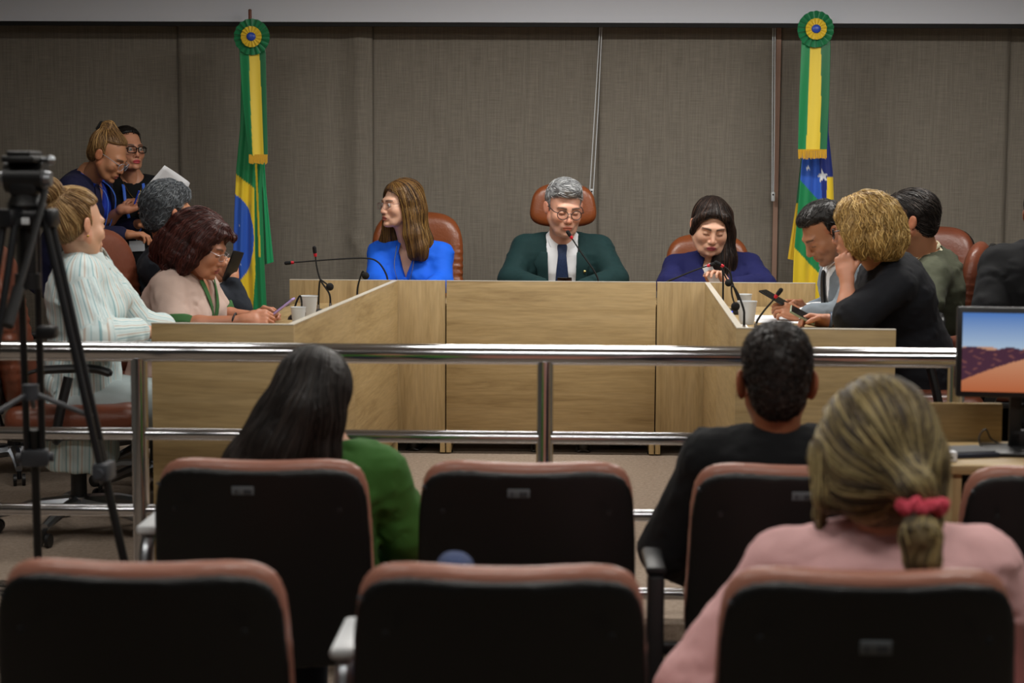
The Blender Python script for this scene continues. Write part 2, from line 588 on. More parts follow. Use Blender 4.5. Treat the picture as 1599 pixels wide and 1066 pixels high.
# ceiling light panels (outside the frame, they light the room and show in the chrome)
lampm = mat('lamp_diffuser', 'ffffff', 0.5, emit='fff6ea', estr=3.0)
for i, (lx, ly, w) in enumerate(LAMPS):
    if ly < 1: continue
    e = empty('ceiling_light', (lx, ly, CEIL_Z - 0.02), 0, 'long white recessed ceiling light panel above the %s' % ('dais' if ly > 5 else 'audience seats'), 'lamp', 'ceiling light panels')
    e['label'] = '%s ceiling light panel in the %s row of the room' % (('leftmost', 'middle', 'rightmost')[int(round(lx / 1.9)) + 1], {8.1: 'back', 5.6: 'middle', 2.6: 'front'}[ly])
    MB().box((0, 0, 0.0), (1.26, 0.36, 0.03), bev=0.004).build('housing', M['whitep'], e)
    MB().box((0, 0, -0.017), (1.18, 0.28, 0.006)).build('diffuser', lampm, e)

# ------------------------------------------------------------------ roller blinds over the back wall
blindm = blind_fabric()


def blind(px0, px1, Y, label, ripple=0.0, creases=()):
    xa = at(px0, 250, Y)[0]; xb = at(px1, 250, Y)[0]
    zt, zb = sof_z + 0.04, 0.12
    e = empty('roller_blind', ((xa + xb) / 2, Y, zb), 0, label, 'blind', 'roller blinds on the back wall')
    nx, nz = 44, 60
    u = np.linspace(0, 1, nx); v = np.linspace(0, 1, nz)
    U, Vv = np.meshgrid(u, v)
    X = (xa + (xb - xa) * U) - (xa + xb) / 2; Z = (zt - zb) * Vv
    D = 0.004 * np.sin(U * 9 + 2 * Vv) * ripple
    D -= ripple * 0.022 * np.exp(-((U - 0.93) / 0.035) ** 2) - ripple * 0.012 * np.exp(-((U - 0.82) / 0.04) ** 2)
    D -= 0.003 * np.exp(-((U - 0.5) / 0.3) ** 2)
    for cu, cz, amp, wd in creases:
        r2 = ((X - (cu - (xa + xb) / 2)) / wd) ** 2 + ((Z + zb - cz) / (wd * 0.6)) ** 2
        D -= amp * np.exp(-r2) * np.cos((X - cu + (xa + xb) / 2 + 0.7 * (Z + zb - cz)) / wd * 2.2)
    P = np.stack([X, D, Z], -1).reshape(-1, 3)
    P2 = P + np.array([0, 0.004, 0])
    n = nx * nz
    i = np.arange(nz - 1)[:, None] * nx + np.arange(nx - 1)[None]
    q = np.stack([i, i + 1, i + 1 + nx, i + nx], -1).reshape(-1, 4)
    q2 = q[:, ::-1] + n
    ed = []
    for a in range(nz - 1):
        ed.append((a * nx, (a + 1) * nx, (a + 1) * nx + n, a * nx + n)); b = a * nx + nx - 1
        ed.append((b + nx, b, b + n, b + nx + n))
    o = mesh_obj('fabric', np.concatenate([P, P2]), np.concatenate([q, q2, np.array(ed)]), blindm, e)
    MB().box((0, 0.004, -0.012), (xb - xa, 0.014, 0.03), bev=0.004).build('bottom_bar', mat('blind_bar', '6e6a63', 0.5), e)
    MB().cyl((-(xb - xa) / 2, 0.03, zt - zb - 0.01), ((xb - xa) / 2, 0.03, zt - zb - 0.01), 0.018).build('roller_tube', M['satin'], e)
    return e


blind(-160, 283, 10.36, 'dark grey woven roller blind at the far left, behind the two standing women')
blind(280, 582, 10.34, 'grey woven roller blind with a creased right edge, behind the left flag', 1.0,
      [(at(552, 372, 10.34)[0], at(552, 372, 10.34)[2], 0.03, 0.05), (at(572, 400, 10.34)[0], at(572, 400, 10.34)[2], 0.02, 0.07)])
b3 = blind(579, 938, 10.36, 'wide grey woven roller blind behind the grey-haired chairman')
b4 = blind(935, 1208.5, 10.34, 'grey woven roller blind behind the woman in navy')
blind(1216, 1572, 10.35, 'grey woven roller blind behind the right flag and the olive suit')
blind(1569, 1760, 10.365, 'grey woven roller blind at the far right edge')


tag(MB().box((at(1212.3, 250, 10.335)[0], 10.36, 1.2), (0.028, 0.06, 2.26)).build('trim_3', wallm), kind='structure')  # strip of wall paint added forward in the blind gap, clear of its shade


def chain(par, pts_a, pts_b, wpx, wpy, Y, wcol):
    mb = MB()
    for p in (pts_a, pts_b):
        mb.tube([at(x, y, Y) for x, y in p], 0.0032, 6)
    mb.build('bead_chain', M['whitep'], par, world=True)
    c = at(wpx, wpy, Y)
    w = MB().box(c, (0.022, 0.014, 0.055), bev=0.005).build('chain_weight', M['whitep'], par, world=True)
    MB().cyl(c + np.array([0, -0.006, 0.012]), c + np.array([0, -0.009, 0.012]), 0.005).build('screw', M['blackp'], w)
    # sub-part mesh is in world space: shift into the blind's frame
    s = w.children[0]; s.location = [-v for v in par.location]


chain(b3, [(937, 38), (929, 170), (921, 297)], [(940, 38), (934, 170), (926.5, 297)], 924, 302, 10.28, 'w')
chain(b4, [(1207, 38), (1206, 180), (1205.5, 300)], [(1210.5, 38), (1209.5, 180), (1208, 300)], 1207, 307, 10.28, 'w')

# ------------------------------------------------------------------ the U of oak desks
PT, DT = 0.875, 0.76              # panel top, desk top
TH = 0.025


def desk(name_label, A, B, depth, side, grain, floor_z=0.0, legs=(1, 1), endp=(1, 1), lift=0.08, pt=PT, dt=DT, legw=0.05, group='oak desks of the U-shaped bench', gap=0.0015):
    """front panel runs A->B (plan points), desk body lies to 'side' (+1 = left of A->B direction)"""
    A = np.array(A, float); B = np.array(B, float)
    L = np.linalg.norm(B - A); t = (B - A) / L
    ang = math.atan2(t[1], t[0])
    e = empty('oak_desk', (A[0], A[1], floor_z), ang, name_label, 'desk', group)
    s = side
    g = gap
    w_ = WOOD[grain]
    MB().box((L / 2, s * TH / 2, (pt + lift) / 2), (L - 2 * g, TH, pt - lift), bev=0.0015).build('front_panel', w_, e)
    MB().box((L / 2, s * TH / 2, pt + 0.0015), (L - 2 * g, TH, 0.003)).build('edge_band', M['edge'], e)
    MB().box((L / 2, s * (TH + (depth - TH) / 2), dt - TH / 2), (L - 2 * g, depth - TH, TH), bev=0.002).build('desk_top', WOOD[0], e)
    for k, (x, on, full) in enumerate(((TH / 2 + g, legs[0], endp[0]), (L - TH / 2 - g, legs[1], endp[1]))):
        if not on: continue
        if full == 2:   # tall end panel that rises to the panel top, right down to the floor
            MB().box((x - (TH if k == 0 else -TH) , s * (depth / 2), pt / 2 + 0.006), (TH, depth, pt - 0.012), bev=0.0015).build('end_panel', WOOD[1], e)
            MB().box((x - (TH if k == 0 else -TH), s * (depth / 2), pt + 0.0015), (TH, depth, 0.003)).build('edge_band', M['edge'], e)
        else:
            MB().box((x, s * (TH + 0.001 + (depth - TH) * 0.45), (dt - TH) / 2 + 0.006), (TH, (depth - TH) * 0.9, dt - TH - 0.012), bev=0.0015).build('side_panel', WOOD[2], e)
            MB().box((x, s * TH / 2, lift / 2 + 0.004), (TH, TH, lift - 0.008)).build('leg', WOOD[2], e)
        MB().cyl((x, s * 0.06, 0), (x, s * 0.06, 0.012), 0.018).build('glide', M['blackp'], e)
        MB().cyl((x, s * (depth - 0.1), 0), (x, s * (depth - 0.1), 0.012), 0.018).build('glide', M['blackp'], e)
    return e


LN, LF = (-0.924, 6.03), (-0.80, 8.60)
RN, RF = (0.627, 6.03), (0.735, 8.60)


def mixp(a, b, t): return (a[0] + (b[0] - a[0]) * t, a[1] + (b[1] - a[1]) * t)


# left arm: panel faces right; body on the outer (left) side.  A->B goes away from the camera, left side = +1
desk('near oak desk of the left arm, beside the woman in the striped shirt', LN, mixp(LN, LF, 0.5), 0.51, 1, 0, endp=(2, 1))
desk('far oak desk of the left arm, between the near left desk and the back row', mixp(LN, LF, 0.5), LF, 0.51, 1, 0)
desk('near oak desk of the right arm, beside the curly blonde woman', RN, mixp(RN, RF, 0.5), 0.55, -1, 0, endp=(2, 1))
desk('far oak desk of the right arm, grey-suited man at it', mixp(RN, RF, 0.5), RF, 0.55, -1, 0)
YB0 = 8.61
xa = [at(452, 560, YB0)[0], at(696, 560, YB0)[0], at(1024, 560, YB0)[0], at(1272, 560, YB0)[0]]
desk('oak desk with upright grain in the back row, in front of the woman in blue', (xa[0], YB0), (xa[1], YB0), 0.56, 1, 2, gap=0.003)
desk('wide oak desk with level grain in the middle of the back row, before the chairman', (xa[1], YB0), (xa[2], YB0), 0.56, 1, 0, gap=0.003)
desk('oak desk with upright grain in the back row, in front of the woman in navy', (xa[2], YB0), (xa[3], YB0), 0.56, 1, 2, gap=0.003)

# small operator's desk on the audience side of the rail, right edge
dL = at(1418, 640, 5.2)[0]; dR = at(1564, 640, 5.2)[0]
e = empty('oak_desk', (dL, 5.2, AUD), 0, 'low oak operator desk at the right edge, with the computer monitor on it', 'desk')
MB().box(((dR - dL) / 2, 0.0, 0.70), (dR - dL, 0.02, 0.35), bev=0.0015).build('privacy_panel', WOOD[0], e)
MB().box((0.55, -0.235, 0.7475), (1.04, 0.45, 0.025), bev=0.002).build('desk_top', WOOD[0], e)
MB().box((0.05, -0.235, 0.367), (0.025, 0.42, 0.734), bev=0.0015).build('side_panel', WOOD[2], e)
MB().box((1.05, -0.235, 0.367), (0.025, 0.42, 0.734), bev=0.0015).build('side_panel', WOOD[2], e)
MB().box((0.55, -0.04, 0.60), (0.97, 0.02, 0.25), bev=0.0015).build('back_panel', M['blackm'], e)
DESKZ = AUD + 0.76
# black bin under the middle desk
bn = empty('waste_bin', (at(975, 700, 8.95)[0], 8.95, 0), 0, 'round black waste bin on the carpet under the middle desk', 'bin')
MB().lathe([(0.0, 0.004), (0.085, 0.0), (0.10, 0.10), (0.112, 0.24), (0.108, 0.24), (0.096, 0.1), (0.08, 0.012), (0, 0.012)]).build('bin_body', M['blackp'], bn)
MB().lathe([(0.112, 0.232), (0.118, 0.236), (0.118, 0.248), (0.108, 0.248), (0.108, 0.24)]).build('rim', M['blackp'], bn)

# ------------------------------------------------------------------ steel railing
RY = 5.38
rail = empty('steel_railing', (0, RY, 0), 0, 'polished steel tube railing with three posts across the whole room', 'railing')
px = [at(219, 690, RY)[0], at(850.5, 690, RY)[0], at(1493, 600, RY)[0]]
zt = [at(219, 549, RY)[2], at(850, 553, RY)[2], at(1493, 560, RY)[2]]
xl = at(-160, 545, RY)[0]
ztop = sum(zt) / 3
zm = at(850, 683, RY)[2]; zl = at(850, 803, RY)[2]; zb_ = at(965, 926, RY)[2]
for i, x in enumerate(px + [px[0] - (px[1] - px[0])]):
    o = MB().cyl((x, 0, 0.0), (x, 0, ztop - 0.02), 0.0265, n=24).build('post', M['chrome'], rail)
    MB().lathe([(0, 0.012), (0.052, 0.012), (0.056, 0.004), (0.056, 0)], (x, 0, 0)).build('base_flange', M['chrome'], o)
MB().tube([(px[0] - 1.75, 0, ztop), (px[2] + 0.02, 0, ztop)], 0.0315, 28).sphere((px[2] + 0.02, 0, ztop), 0.0315, 20).build('top_rail', M['chrome'], rail)
allp = [px[0] - (px[1] - px[0])] + px
for a, b in zip(allp[:-1], allp[1:]):
    for z in (zm, zl, zb_):
        MB().tube([(a + 0.02, 0, z), (b - 0.02, 0, z)], 0.0195, 20).build('cross_rail', M['chrome'], rail)

# ------------------------------------------------------------------ flags
GREEN, YEL, BLUE, WHITE = lin('0f8a50'), lin('f0cf2a'), lin('2a5fc8'), lin('e8ecf0')
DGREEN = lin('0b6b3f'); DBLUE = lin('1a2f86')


def cloth_sheet(par, name, left, right, y0, y1, Y, design, nx=70, nz=200, folds=3.0, amp=0.02, seed=1, m=None, bottom=None):
    L_ = np.array(left, float); R_ = np.array(right, float)
    py = np.linspace(y0, y1, nz); u = np.linspace(0, 1, nx)
    lx = np.interp(py, L_[:, 1], L_[:, 0]); rx = np.interp(py, R_[:, 1], R_[:, 0])
    PX = lx[:, None] + (rx - lx)[:, None] * u[None]
    PY = np.repeat(py[:, None], nx, 1)
    if bottom is not None:
        k = np.clip((PY - (y1 - 25)) / 25, 0, 1); PY = PY + k * bottom(u)[None]
    r = np.random.RandomState(seed); p1, p2 = r.uniform(0, 6, 2)
    v = (PY - y0) / max(y1 - y0, 1)
    prof = np.sin(folds * math.pi * 2 * u[None] + p1 + 0.8 * v) * 0.6 + 0.4 * np.sin(folds * 2 * math.pi * 2 * u[None] + p2 + 1.7 * v)
    D = Y + amp * (0.35 + 0.65 * v) * prof
    P0 = at(799.5, 0, Y)
    P = np.zeros(PX.shape + (3,))
    d = np.stack([(PX - 799.5) / F_PX, -(PY - 533.0) / F_PX, -np.ones_like(PX)], -1) @ CR.T
    P = CAM + d * (Y / d[..., 1])[..., None]
    P[..., 1] = D
    col = design(PX, PY).reshape(-1, 3)
    n = nx * nz
    Pf = P.reshape(-1, 3); Pb = Pf + np.array([0, 0.003, 0])
    i = np.arange(nz - 1)[:, None] * nx + np.arange(nx - 1)[None]
    q = np.stack([i, i + nx, i + 1 + nx, i + 1], -1).reshape(-1, 4)
    ed = [(a * nx, a * nx + n, (a + 1) * nx + n, (a + 1) * nx) for a in range(nz - 1)] + \
         [(a * nx + nx - 1, (a + 1) * nx + nx - 1, (a + 1) * nx + nx - 1 + n, a * nx + nx - 1 + n) for a in range(nz - 1)]
    return mesh_obj(name, np.concatenate([Pf, Pb]), np.concatenate([q, q[:, ::-1] + n, np.array(ed)]), m, par, col=np.concatenate([col, col]), world=True)


satinm = mat('flag_satin', attr=True, rough=0.42, sheen=0.4, bump=0.05, bscale=400)


def blank(PX, c):
    return np.ones(PX.shape + (3,)) * np.array(c)


def setc(C, mask, c): C[mask] = np.array(c)


def star_mask(PX, PY, cx, cy, r, rot=0.0, inner=0.4):
    x = PX - cx; y = PY - cy
    a = (np.arctan2(x, -y) + rot) % (2 * math.pi / 5)
    a = np.abs(a - 0 if False else np.where(a > math.pi / 5, 2 * math.pi / 5 - a, a))
    rr = np.hypot(x, y)
    # radial limit along the edge between outer tip and inner corner
    o = np.array([r, 0.0]); n_ = np.array([r * inner * math.cos(math.pi / 5), r * inner * math.sin(math.pi / 5)])
    ex, ey = n_ - o
    X = rr * np.cos(a); Yy = rr * np.sin(a)
    return (ex * (Yy - o[1]) - ey * (X - o[0])) > 0


def flag1(PX, PY):
    C = blank(PX, GREEN)
    yl = (PY > 272 + (PX - 369) * 0.78) & (PX < np.interp(PY, [290, 430, 480, 600], [397, 399, 395, 390]))
    setc(C, yl, YEL)
    disc = ((PX - 361) / 35.5) ** 2 + ((PY - 373) / 70.0) ** 2 < 1
    setc(C, disc, BLUE)
    band = disc & (np.abs(PY - (398 + (PX - 366) * -0.5)) < 3.0) & (PX < 371)
    setc(C, band, WHITE)
    for sx, sy in ((374, 352), (381, 372), (377, 412), (384, 398), (370, 332), (386, 350)):
        setc(C, star_mask(PX, PY, sx, sy, 1.3), WHITE)
    c2 = np.interp(PY, [255, 400], [400, 406])
    setc(C, (np.abs(PX - c2) < 1.7) & (PY > 255) & (PY < 400), YEL)
    return C


def flag2(PX, PY):
    C = blank(PX, GREEN)
    b1 = 283 + (PX - 1251) * 1.08
    setc(C, PY < b1, BLUE)
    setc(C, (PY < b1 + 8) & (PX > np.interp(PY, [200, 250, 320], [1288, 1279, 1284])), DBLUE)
    b2 = 387 + (PX - 1241) * 1.06
    setc(C, PY > b2, YEL)
    setc(C, (PX > 1291) & (PY > 277), YEL)
    setc(C, star_mask(PX, PY, 1284.5, 275, 11.5, 0.15, 0.36), WHITE)
    setc(C, star_mask(PX, PY, 1262, 262, 5, 0.1, 0.4), WHITE)
    return C


def pole_and_base(e, px_, py_top, Y):
    p = at(px_, py_top, Y)
    loc = np.array(e.location)
    MB().cyl((0, 0, 0.03), (0, 0, p[2]), 0.0125, 0.0095).build('flag_pole', mat('flag_pole_wood', '7a3f26', 0.4), e)
    MB().lathe([(0, p[2] + 0.004), (0.006, p[2] + 0.002), (0.01, p[2] - 0.006)]).build('pole_cap', M['blackp'], e)
    MB().lathe([(0, 0.06), (0.03, 0.06), (0.035, 0.035), (0.15, 0.02), (0.16, 0.0), (0, 0)]).build('pole_base', mat('flag_base_wood', '5c3420', 0.4), e)


YFL = 9.93
e = empty('national_flag', (at(392, 200, YFL + 0.06)[0], YFL + 0.06, 0), 0, 'green flag with yellow diamond and blue globe draped on the left wooden pole', 'flag')
pole_and_base(e, 392, 15, YFL + 0.06)
cloth_sheet(e, 'flag_cloth', [(377, 75), (375, 200), (369, 262), (366, 330), (364, 400), (368, 480), (374, 620)],
            [(410, 75), (411, 250), (409, 300), (412, 400), (416, 480), (420, 620)], 75, 600, YFL, flag1, folds=1.6, amp=0.022, m=satinm)
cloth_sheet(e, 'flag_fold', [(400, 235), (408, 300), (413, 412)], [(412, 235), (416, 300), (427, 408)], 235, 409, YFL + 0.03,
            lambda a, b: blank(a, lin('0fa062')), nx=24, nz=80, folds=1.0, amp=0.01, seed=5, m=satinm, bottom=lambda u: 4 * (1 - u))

e2 = empty('state_flag', (at(1278, 200, YFL + 0.06)[0], YFL + 0.06, 0), 0, 'green and yellow flag with blue starred corner draped on the right wooden pole', 'flag')
pole_and_base(e2, 1278, 20, YFL + 0.06)
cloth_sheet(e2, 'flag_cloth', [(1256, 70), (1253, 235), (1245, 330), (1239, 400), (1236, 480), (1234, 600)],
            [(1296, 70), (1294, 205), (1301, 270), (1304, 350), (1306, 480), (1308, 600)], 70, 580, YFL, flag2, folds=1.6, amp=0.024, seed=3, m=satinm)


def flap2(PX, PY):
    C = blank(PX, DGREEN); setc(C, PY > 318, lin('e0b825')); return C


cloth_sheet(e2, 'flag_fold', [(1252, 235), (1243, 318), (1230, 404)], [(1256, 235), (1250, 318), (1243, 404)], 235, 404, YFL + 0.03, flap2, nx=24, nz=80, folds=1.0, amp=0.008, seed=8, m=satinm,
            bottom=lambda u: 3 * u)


def sash(label, le, re, yl, yr, y0, y1, ctr, Y, foldseed):
    e = empty('ceremonial_sash', at(ctr[0], ctr[1], Y), 0, label, 'sash', 'green and yellow sashes with rosettes on the flag poles')
    yl = np.array(yl, float); yr = np.array(yr, float)

    def des(PX, PY):
        C = blank(PX, DGREEN)
        a = np.interp(PY, yl[:, 1], yl[:, 0]); b = np.interp(PY, yr[:, 1], yr[:, 0])
        setc(C, PX < a, GREEN)
        setc(C, (PX > a) & (PX < b), lin('edcf3c'))
        return C
    cloth_sheet(e, 'ribbon', le, re, y0, y1 - 12, Y, des, nx=48, nz=90, folds=0.9, amp=0.012, seed=foldseed, m=satinm)
    # gold fringe, thread by thread
    mb = MB(); 
    lx = np.interp(y1 - 12, [p[1] for p in le], [p[0] for p in le]); rx = np.interp(y1 - 12, [p[1] for p in re], [p[0] for p in re])
    r = np.random.RandomState(foldseed)
    for i in range(34):
        t = (i + 0.5) / 34; x = lx + (rx - lx) * t
        a = at(x, y1 - 14, Y - 0.008); b = at(x + r.uniform(-0.5, 0.5), y1 + r.uniform(-1, 2), Y - 0.010)
        mb.tube([a, b], 0.0022, 5)
    fr = mb.build('gold_fringe', mat('gold_thread', 'd9a92a', 0.5), e, world=True); tag(fr, kind='stuff')
    # rosette: pleated green disc, pleated yellow disc, blue button
    c = np.zeros(3)
    mpp = Y / F_PX

    def pleat(r0, r1, n, dep, yoff, amp):
        V = []; Fc = []
        m = n * 4; rings = 5
        for j in range(rings):
            rr = r0 + (r1 - r0) * j / (rings - 1)
            for i in range(m):
                a = 2 * math.pi * i / m
                ph = (i % 4) / 4.0
                saw = (0, 0.6, 1.0, 0.2)[i % 4]
                y = yoff - dep * (1 - j / (rings - 1)) * 0.5 - amp * saw * (0.4 + 0.6 * j / (rings - 1))
                wv = rr * (1 + (0.02 * saw if j == rings - 1 else 0))
                V.append((wv * math.cos(a), y, wv * math.sin(a)))
        for j in range(rings - 1):
            for i in range(m):
                Fc.append((j * m + i, j * m + (i + 1) % m, (j + 1) * m + (i + 1) % m, (j + 1) * m + i))
        n0 = len(V)
        V += [(x, y + 0.003, z) for x, y, z in V]
        Fc += [tuple(k + n0 for k in f[::-1]) for f in Fc]
        b = MB(); b.add(V, Fc); return b
    MB().tube([(0, 0.0, 0.0), (0, 0.0, 0.02), (0, 0.17, 0.03), (0.0, 0.185, 0.02)], 0.004, 6).build('hanging_loop', M['blackp'], e)
    pleat(0.02, 27.5 * mpp, 18, 0.012, -0.012, 0.012).build('green_pleats', mat('green_satin', '0f7a4a', 0.4, sheen=0.3), e, angle=20)
    pleat(0.012, 16.0 * mpp, 16, 0.010, -0.034, 0.008).build('yellow_pleats', mat('yellow_satin', 'e3c22f', 0.4, sheen=0.3), e, angle=20)
    MB().sphere((0, -0.040, 0), 7.3 * mpp, 20, (1, 0.45, 0.92)).build('blue_button', mat('blue_satin', '2a4db4', 0.35), e)
    return e


sash('pleated rosette and ribbon sash hanging on the left flag', [(374, 60), (374, 85), (377.5, 145), (383, 200), (390, 253)], [(412, 60), (415, 85), (416, 145), (417, 200), (418, 253)],
     [(389, 80), (391, 145), (395, 245)], [(405, 80), (408, 145), (412, 245)], 60, 255, (394, 58), 9.80, 2)
sash('pleated rosette and ribbon sash hanging on the right flag', [(1252, 50), (1251, 75), (1248, 150), (1246, 235)], [(1296, 50), (1297, 75), (1295, 150), (1291, 235)],
     [(1265, 70), (1263, 150), (1259, 235)], [(1282, 70), (1282, 150), (1280, 235)], 48, 247, (1273, 46), 9.80, 4)


# ------------------------------------------------------------------ chairs
def chair_back(w, z0, z1, leather, pleats=True, yb=0.22, tilt=0.16, th=0.055, head=None):
    v = Vol(0.013)
    zc, hz = (z0 + z1) / 2, (z1 - z0) / 2

    def fn(X, Y, Z):
        q = (np.abs(X / w) ** 3.6 + np.abs((Z - zc) / hz) ** 4) ** (1 / 3.8)
        yc = yb + tilt * (Z - z0) - 0.55 * X ** 2
        t = th * (1 - 0.35 * np.clip(q, 0, 1) ** 6)
        d = np.maximum((q - 1) * w, np.abs(Y - yc) - t)
        dd = smax((q - 1) * w, np.abs(Y - yc) - t, 0.05)
        if pleats:
            env = np.exp(-((Z - (zc - 0.03)) / (hz * 0.52)) ** 4)
            side = np.clip((np.abs(X) - 0.3 * w) / (0.5 * w), 0, 1)
            dd = dd + 0.0042 * env * (0.25 + 0.75 * side) * np.sin(Z * 2 * math.pi / 0.038 + 4 * np.abs(X)) + 0.003 * env
        return dd
    v.add((-w - 0.02, yb - 0.2, z0 - 0.02), (w + 0.02, yb + tilt * (z1 - z0) + 0.1, z1 + 0.02), fn, k=0)
    V, Q = v.mesh()
    return V, Q


def exec_chair(label, loc, rz, w=0.255, ztop=1.19, headrest=False, leather='leather', group='brown leather swivel chairs around the bench', arms=True, tilt=0.16):
    e = empty('swivel_chair', loc, rz, label, 'chair', group)
    lm = M[leather]
    zb = 0.50
    if headrest:
        shared('backrest', (0.25, 1.04), lambda: chair_back(0.25, zb, 1.04, lm), lm, e)
        v = Vol(0.01); hz0, hz1 = ztop - 0.245, ztop

        def fn(X, Y, Z):
            zc = (hz0 + hz1) / 2
            ww = 0.182 + 0.02 * (zc - Z) / 0.12
            q = (np.abs(X / ww) ** 3 + np.abs((Z - zc) / 0.122) ** 3.2) ** (1 / 3.1)
            return smax((q - 1) * 0.12, np.abs(Y - 0.305 - 0.1 * (Z - zc) + 0.8 * X ** 2) - 0.05, 0.05)
        v.add((-0.21, 0.2, hz0 - 0.01), (0.21, 0.42, hz1 + 0.01), fn, k=0)
        V, Q = v.mesh(); mesh_obj('headrest', V, Q, lm, e)
        MB().tube([(0, 0.34, 0.9), (0, 0.37, 1.05), (0, 0.35, 1.2)], 0.018, 10).build('headrest_post', M['blackp'], e)
    else:
        shared('backrest', (w, ztop, tilt), lambda: chair_back(w, zb, ztop, lm, tilt=tilt), lm, e)
    v = Vol(0.014); zc, hz = (zb + 0.93 * ztop) / 2, (0.93 * ztop - zb) / 2

    def fs(X, Y, Z):
        q = (np.abs(X / (w * 0.96)) ** 3.6 + np.abs((Z - (zb + (1.04 if headrest else ztop)) / 2) / (((1.04 if headrest else ztop) - zb) / 2 * 0.97)) ** 4) ** (1 / 3.8)
        yc = 0.22 + tilt * (Z - zb) - 0.55 * X ** 2 + 0.058
        return smax((q - 1) * w, np.abs(Y - yc) - 0.016, 0.01)
    v.add((-w, 0.1, zb - 0.02), (w, 0.5, ztop + 0.02), fs, k=0)
    shared('back_shell', (w, ztop, tilt, headrest), v.mesh, M['blackp'], e)
    # seat
    v = Vol(0.015); v.bx((0, 0.0, 0.47), (0.26, 0.25, 0.055), rd=0.05, k=0.02)
    v.rc((-0.19, -0.22, 0.465), (0.19, -0.22, 0.465), 0.055, k=0.04)
    shared('seat', (), v.mesh, lm, e)
    MB().box((0, 0.02, 0.405), (0.42, 0.42, 0.03), bev=0.01).build('seat_pan', M['blackp'], e)
    mech = MB().box((0, 0.02, 0.365), (0.15, 0.26, 0.06), bev=0.01)
    mech.tube([(0, 0.12, 0.38), (0, 0.30, 0.40), (0, 0.34, 0.52), (0, 0.33, 0.66)], 0.022, 8, flat=1.6)
    mech.build('tilt_mechanism', M['blackp'], e)
    MB().tube([(0.07, -0.02, 0.37), (0.22, -0.03, 0.36), (0.24, -0.04, 0.30)], [0.006, 0.006, 0.011], 8).sphere((0.24, -0.04, 0.28), 0.024, 12, (1, 0.5, 1.2)).build('height_lever', M['greyp'], e)
    MB().cyl((0, 0, 0.13), (0, 0, 0.27), 0.031).build('gas_sleeve', M['blackp'], e)
    MB().cyl((0, 0, 0.27), (0, 0, 0.34), 0.014).build('gas_rod', M['chrome'], e)
    if arms:
        for s in (-1, 1):
            a = MB().tube(smooth_path([(s * 0.20, 0.05, 0.41), (s * 0.30, 0.05, 0.42), (s * 0.315, 0.03, 0.52), (s * 0.305, 0.0, 0.645)]), 0.018, 10, flat=1.5).build('armrest', M['blackp'], e)
            MB().tube(smooth_path([(s * 0.305, 0.16, 0.655), (s * 0.305, 0.10, 0.672), (s * 0.305, -0.08, 0.676), (s * 0.30, -0.16, 0.655)]), [0.014] * 6 + [0.03] * 12 + [0.014], 12, flat=0.55).build('arm_pad', M['blackp'], a)
    star = MB().cyl((0, 0, 0.09), (0, 0, 0.14), 0.045)
    for k in range(5):
        a = 2 * math.pi * k / 5 + 0.3
        star.tube([(0.03 * math.cos(a), 0.03 * math.sin(a), 0.115), (0.17 * math.cos(a), 0.17 * math.sin(a), 0.108), (0.31 * math.cos(a), 0.31 * math.sin(a), 0.075)], [0.03, 0.024, 0.016], 8)
    star.build('star_base', M['satin'], e)
    for k in range(5):
        a = 2 * math.pi * k / 5 + 0.3
        p = np.array([0.315 * math.cos(a), 0.315 * math.sin(a), 0])
        t = np.array([-math.sin(a), math.cos(a), 0])
        cm = MB()
        for s in (-1, 1):
            cm.cyl(p + t * s * 0.012 + (0, 0, 0.027), p + t * s * 0.026 + (0, 0, 0.027), 0.027, n=16)
        cm.tube([p + (0, 0, 0.03), p + (0, 0, 0.066)], 0.01, 8)
        cm.build('caster', M['blackp'], e)
    return e


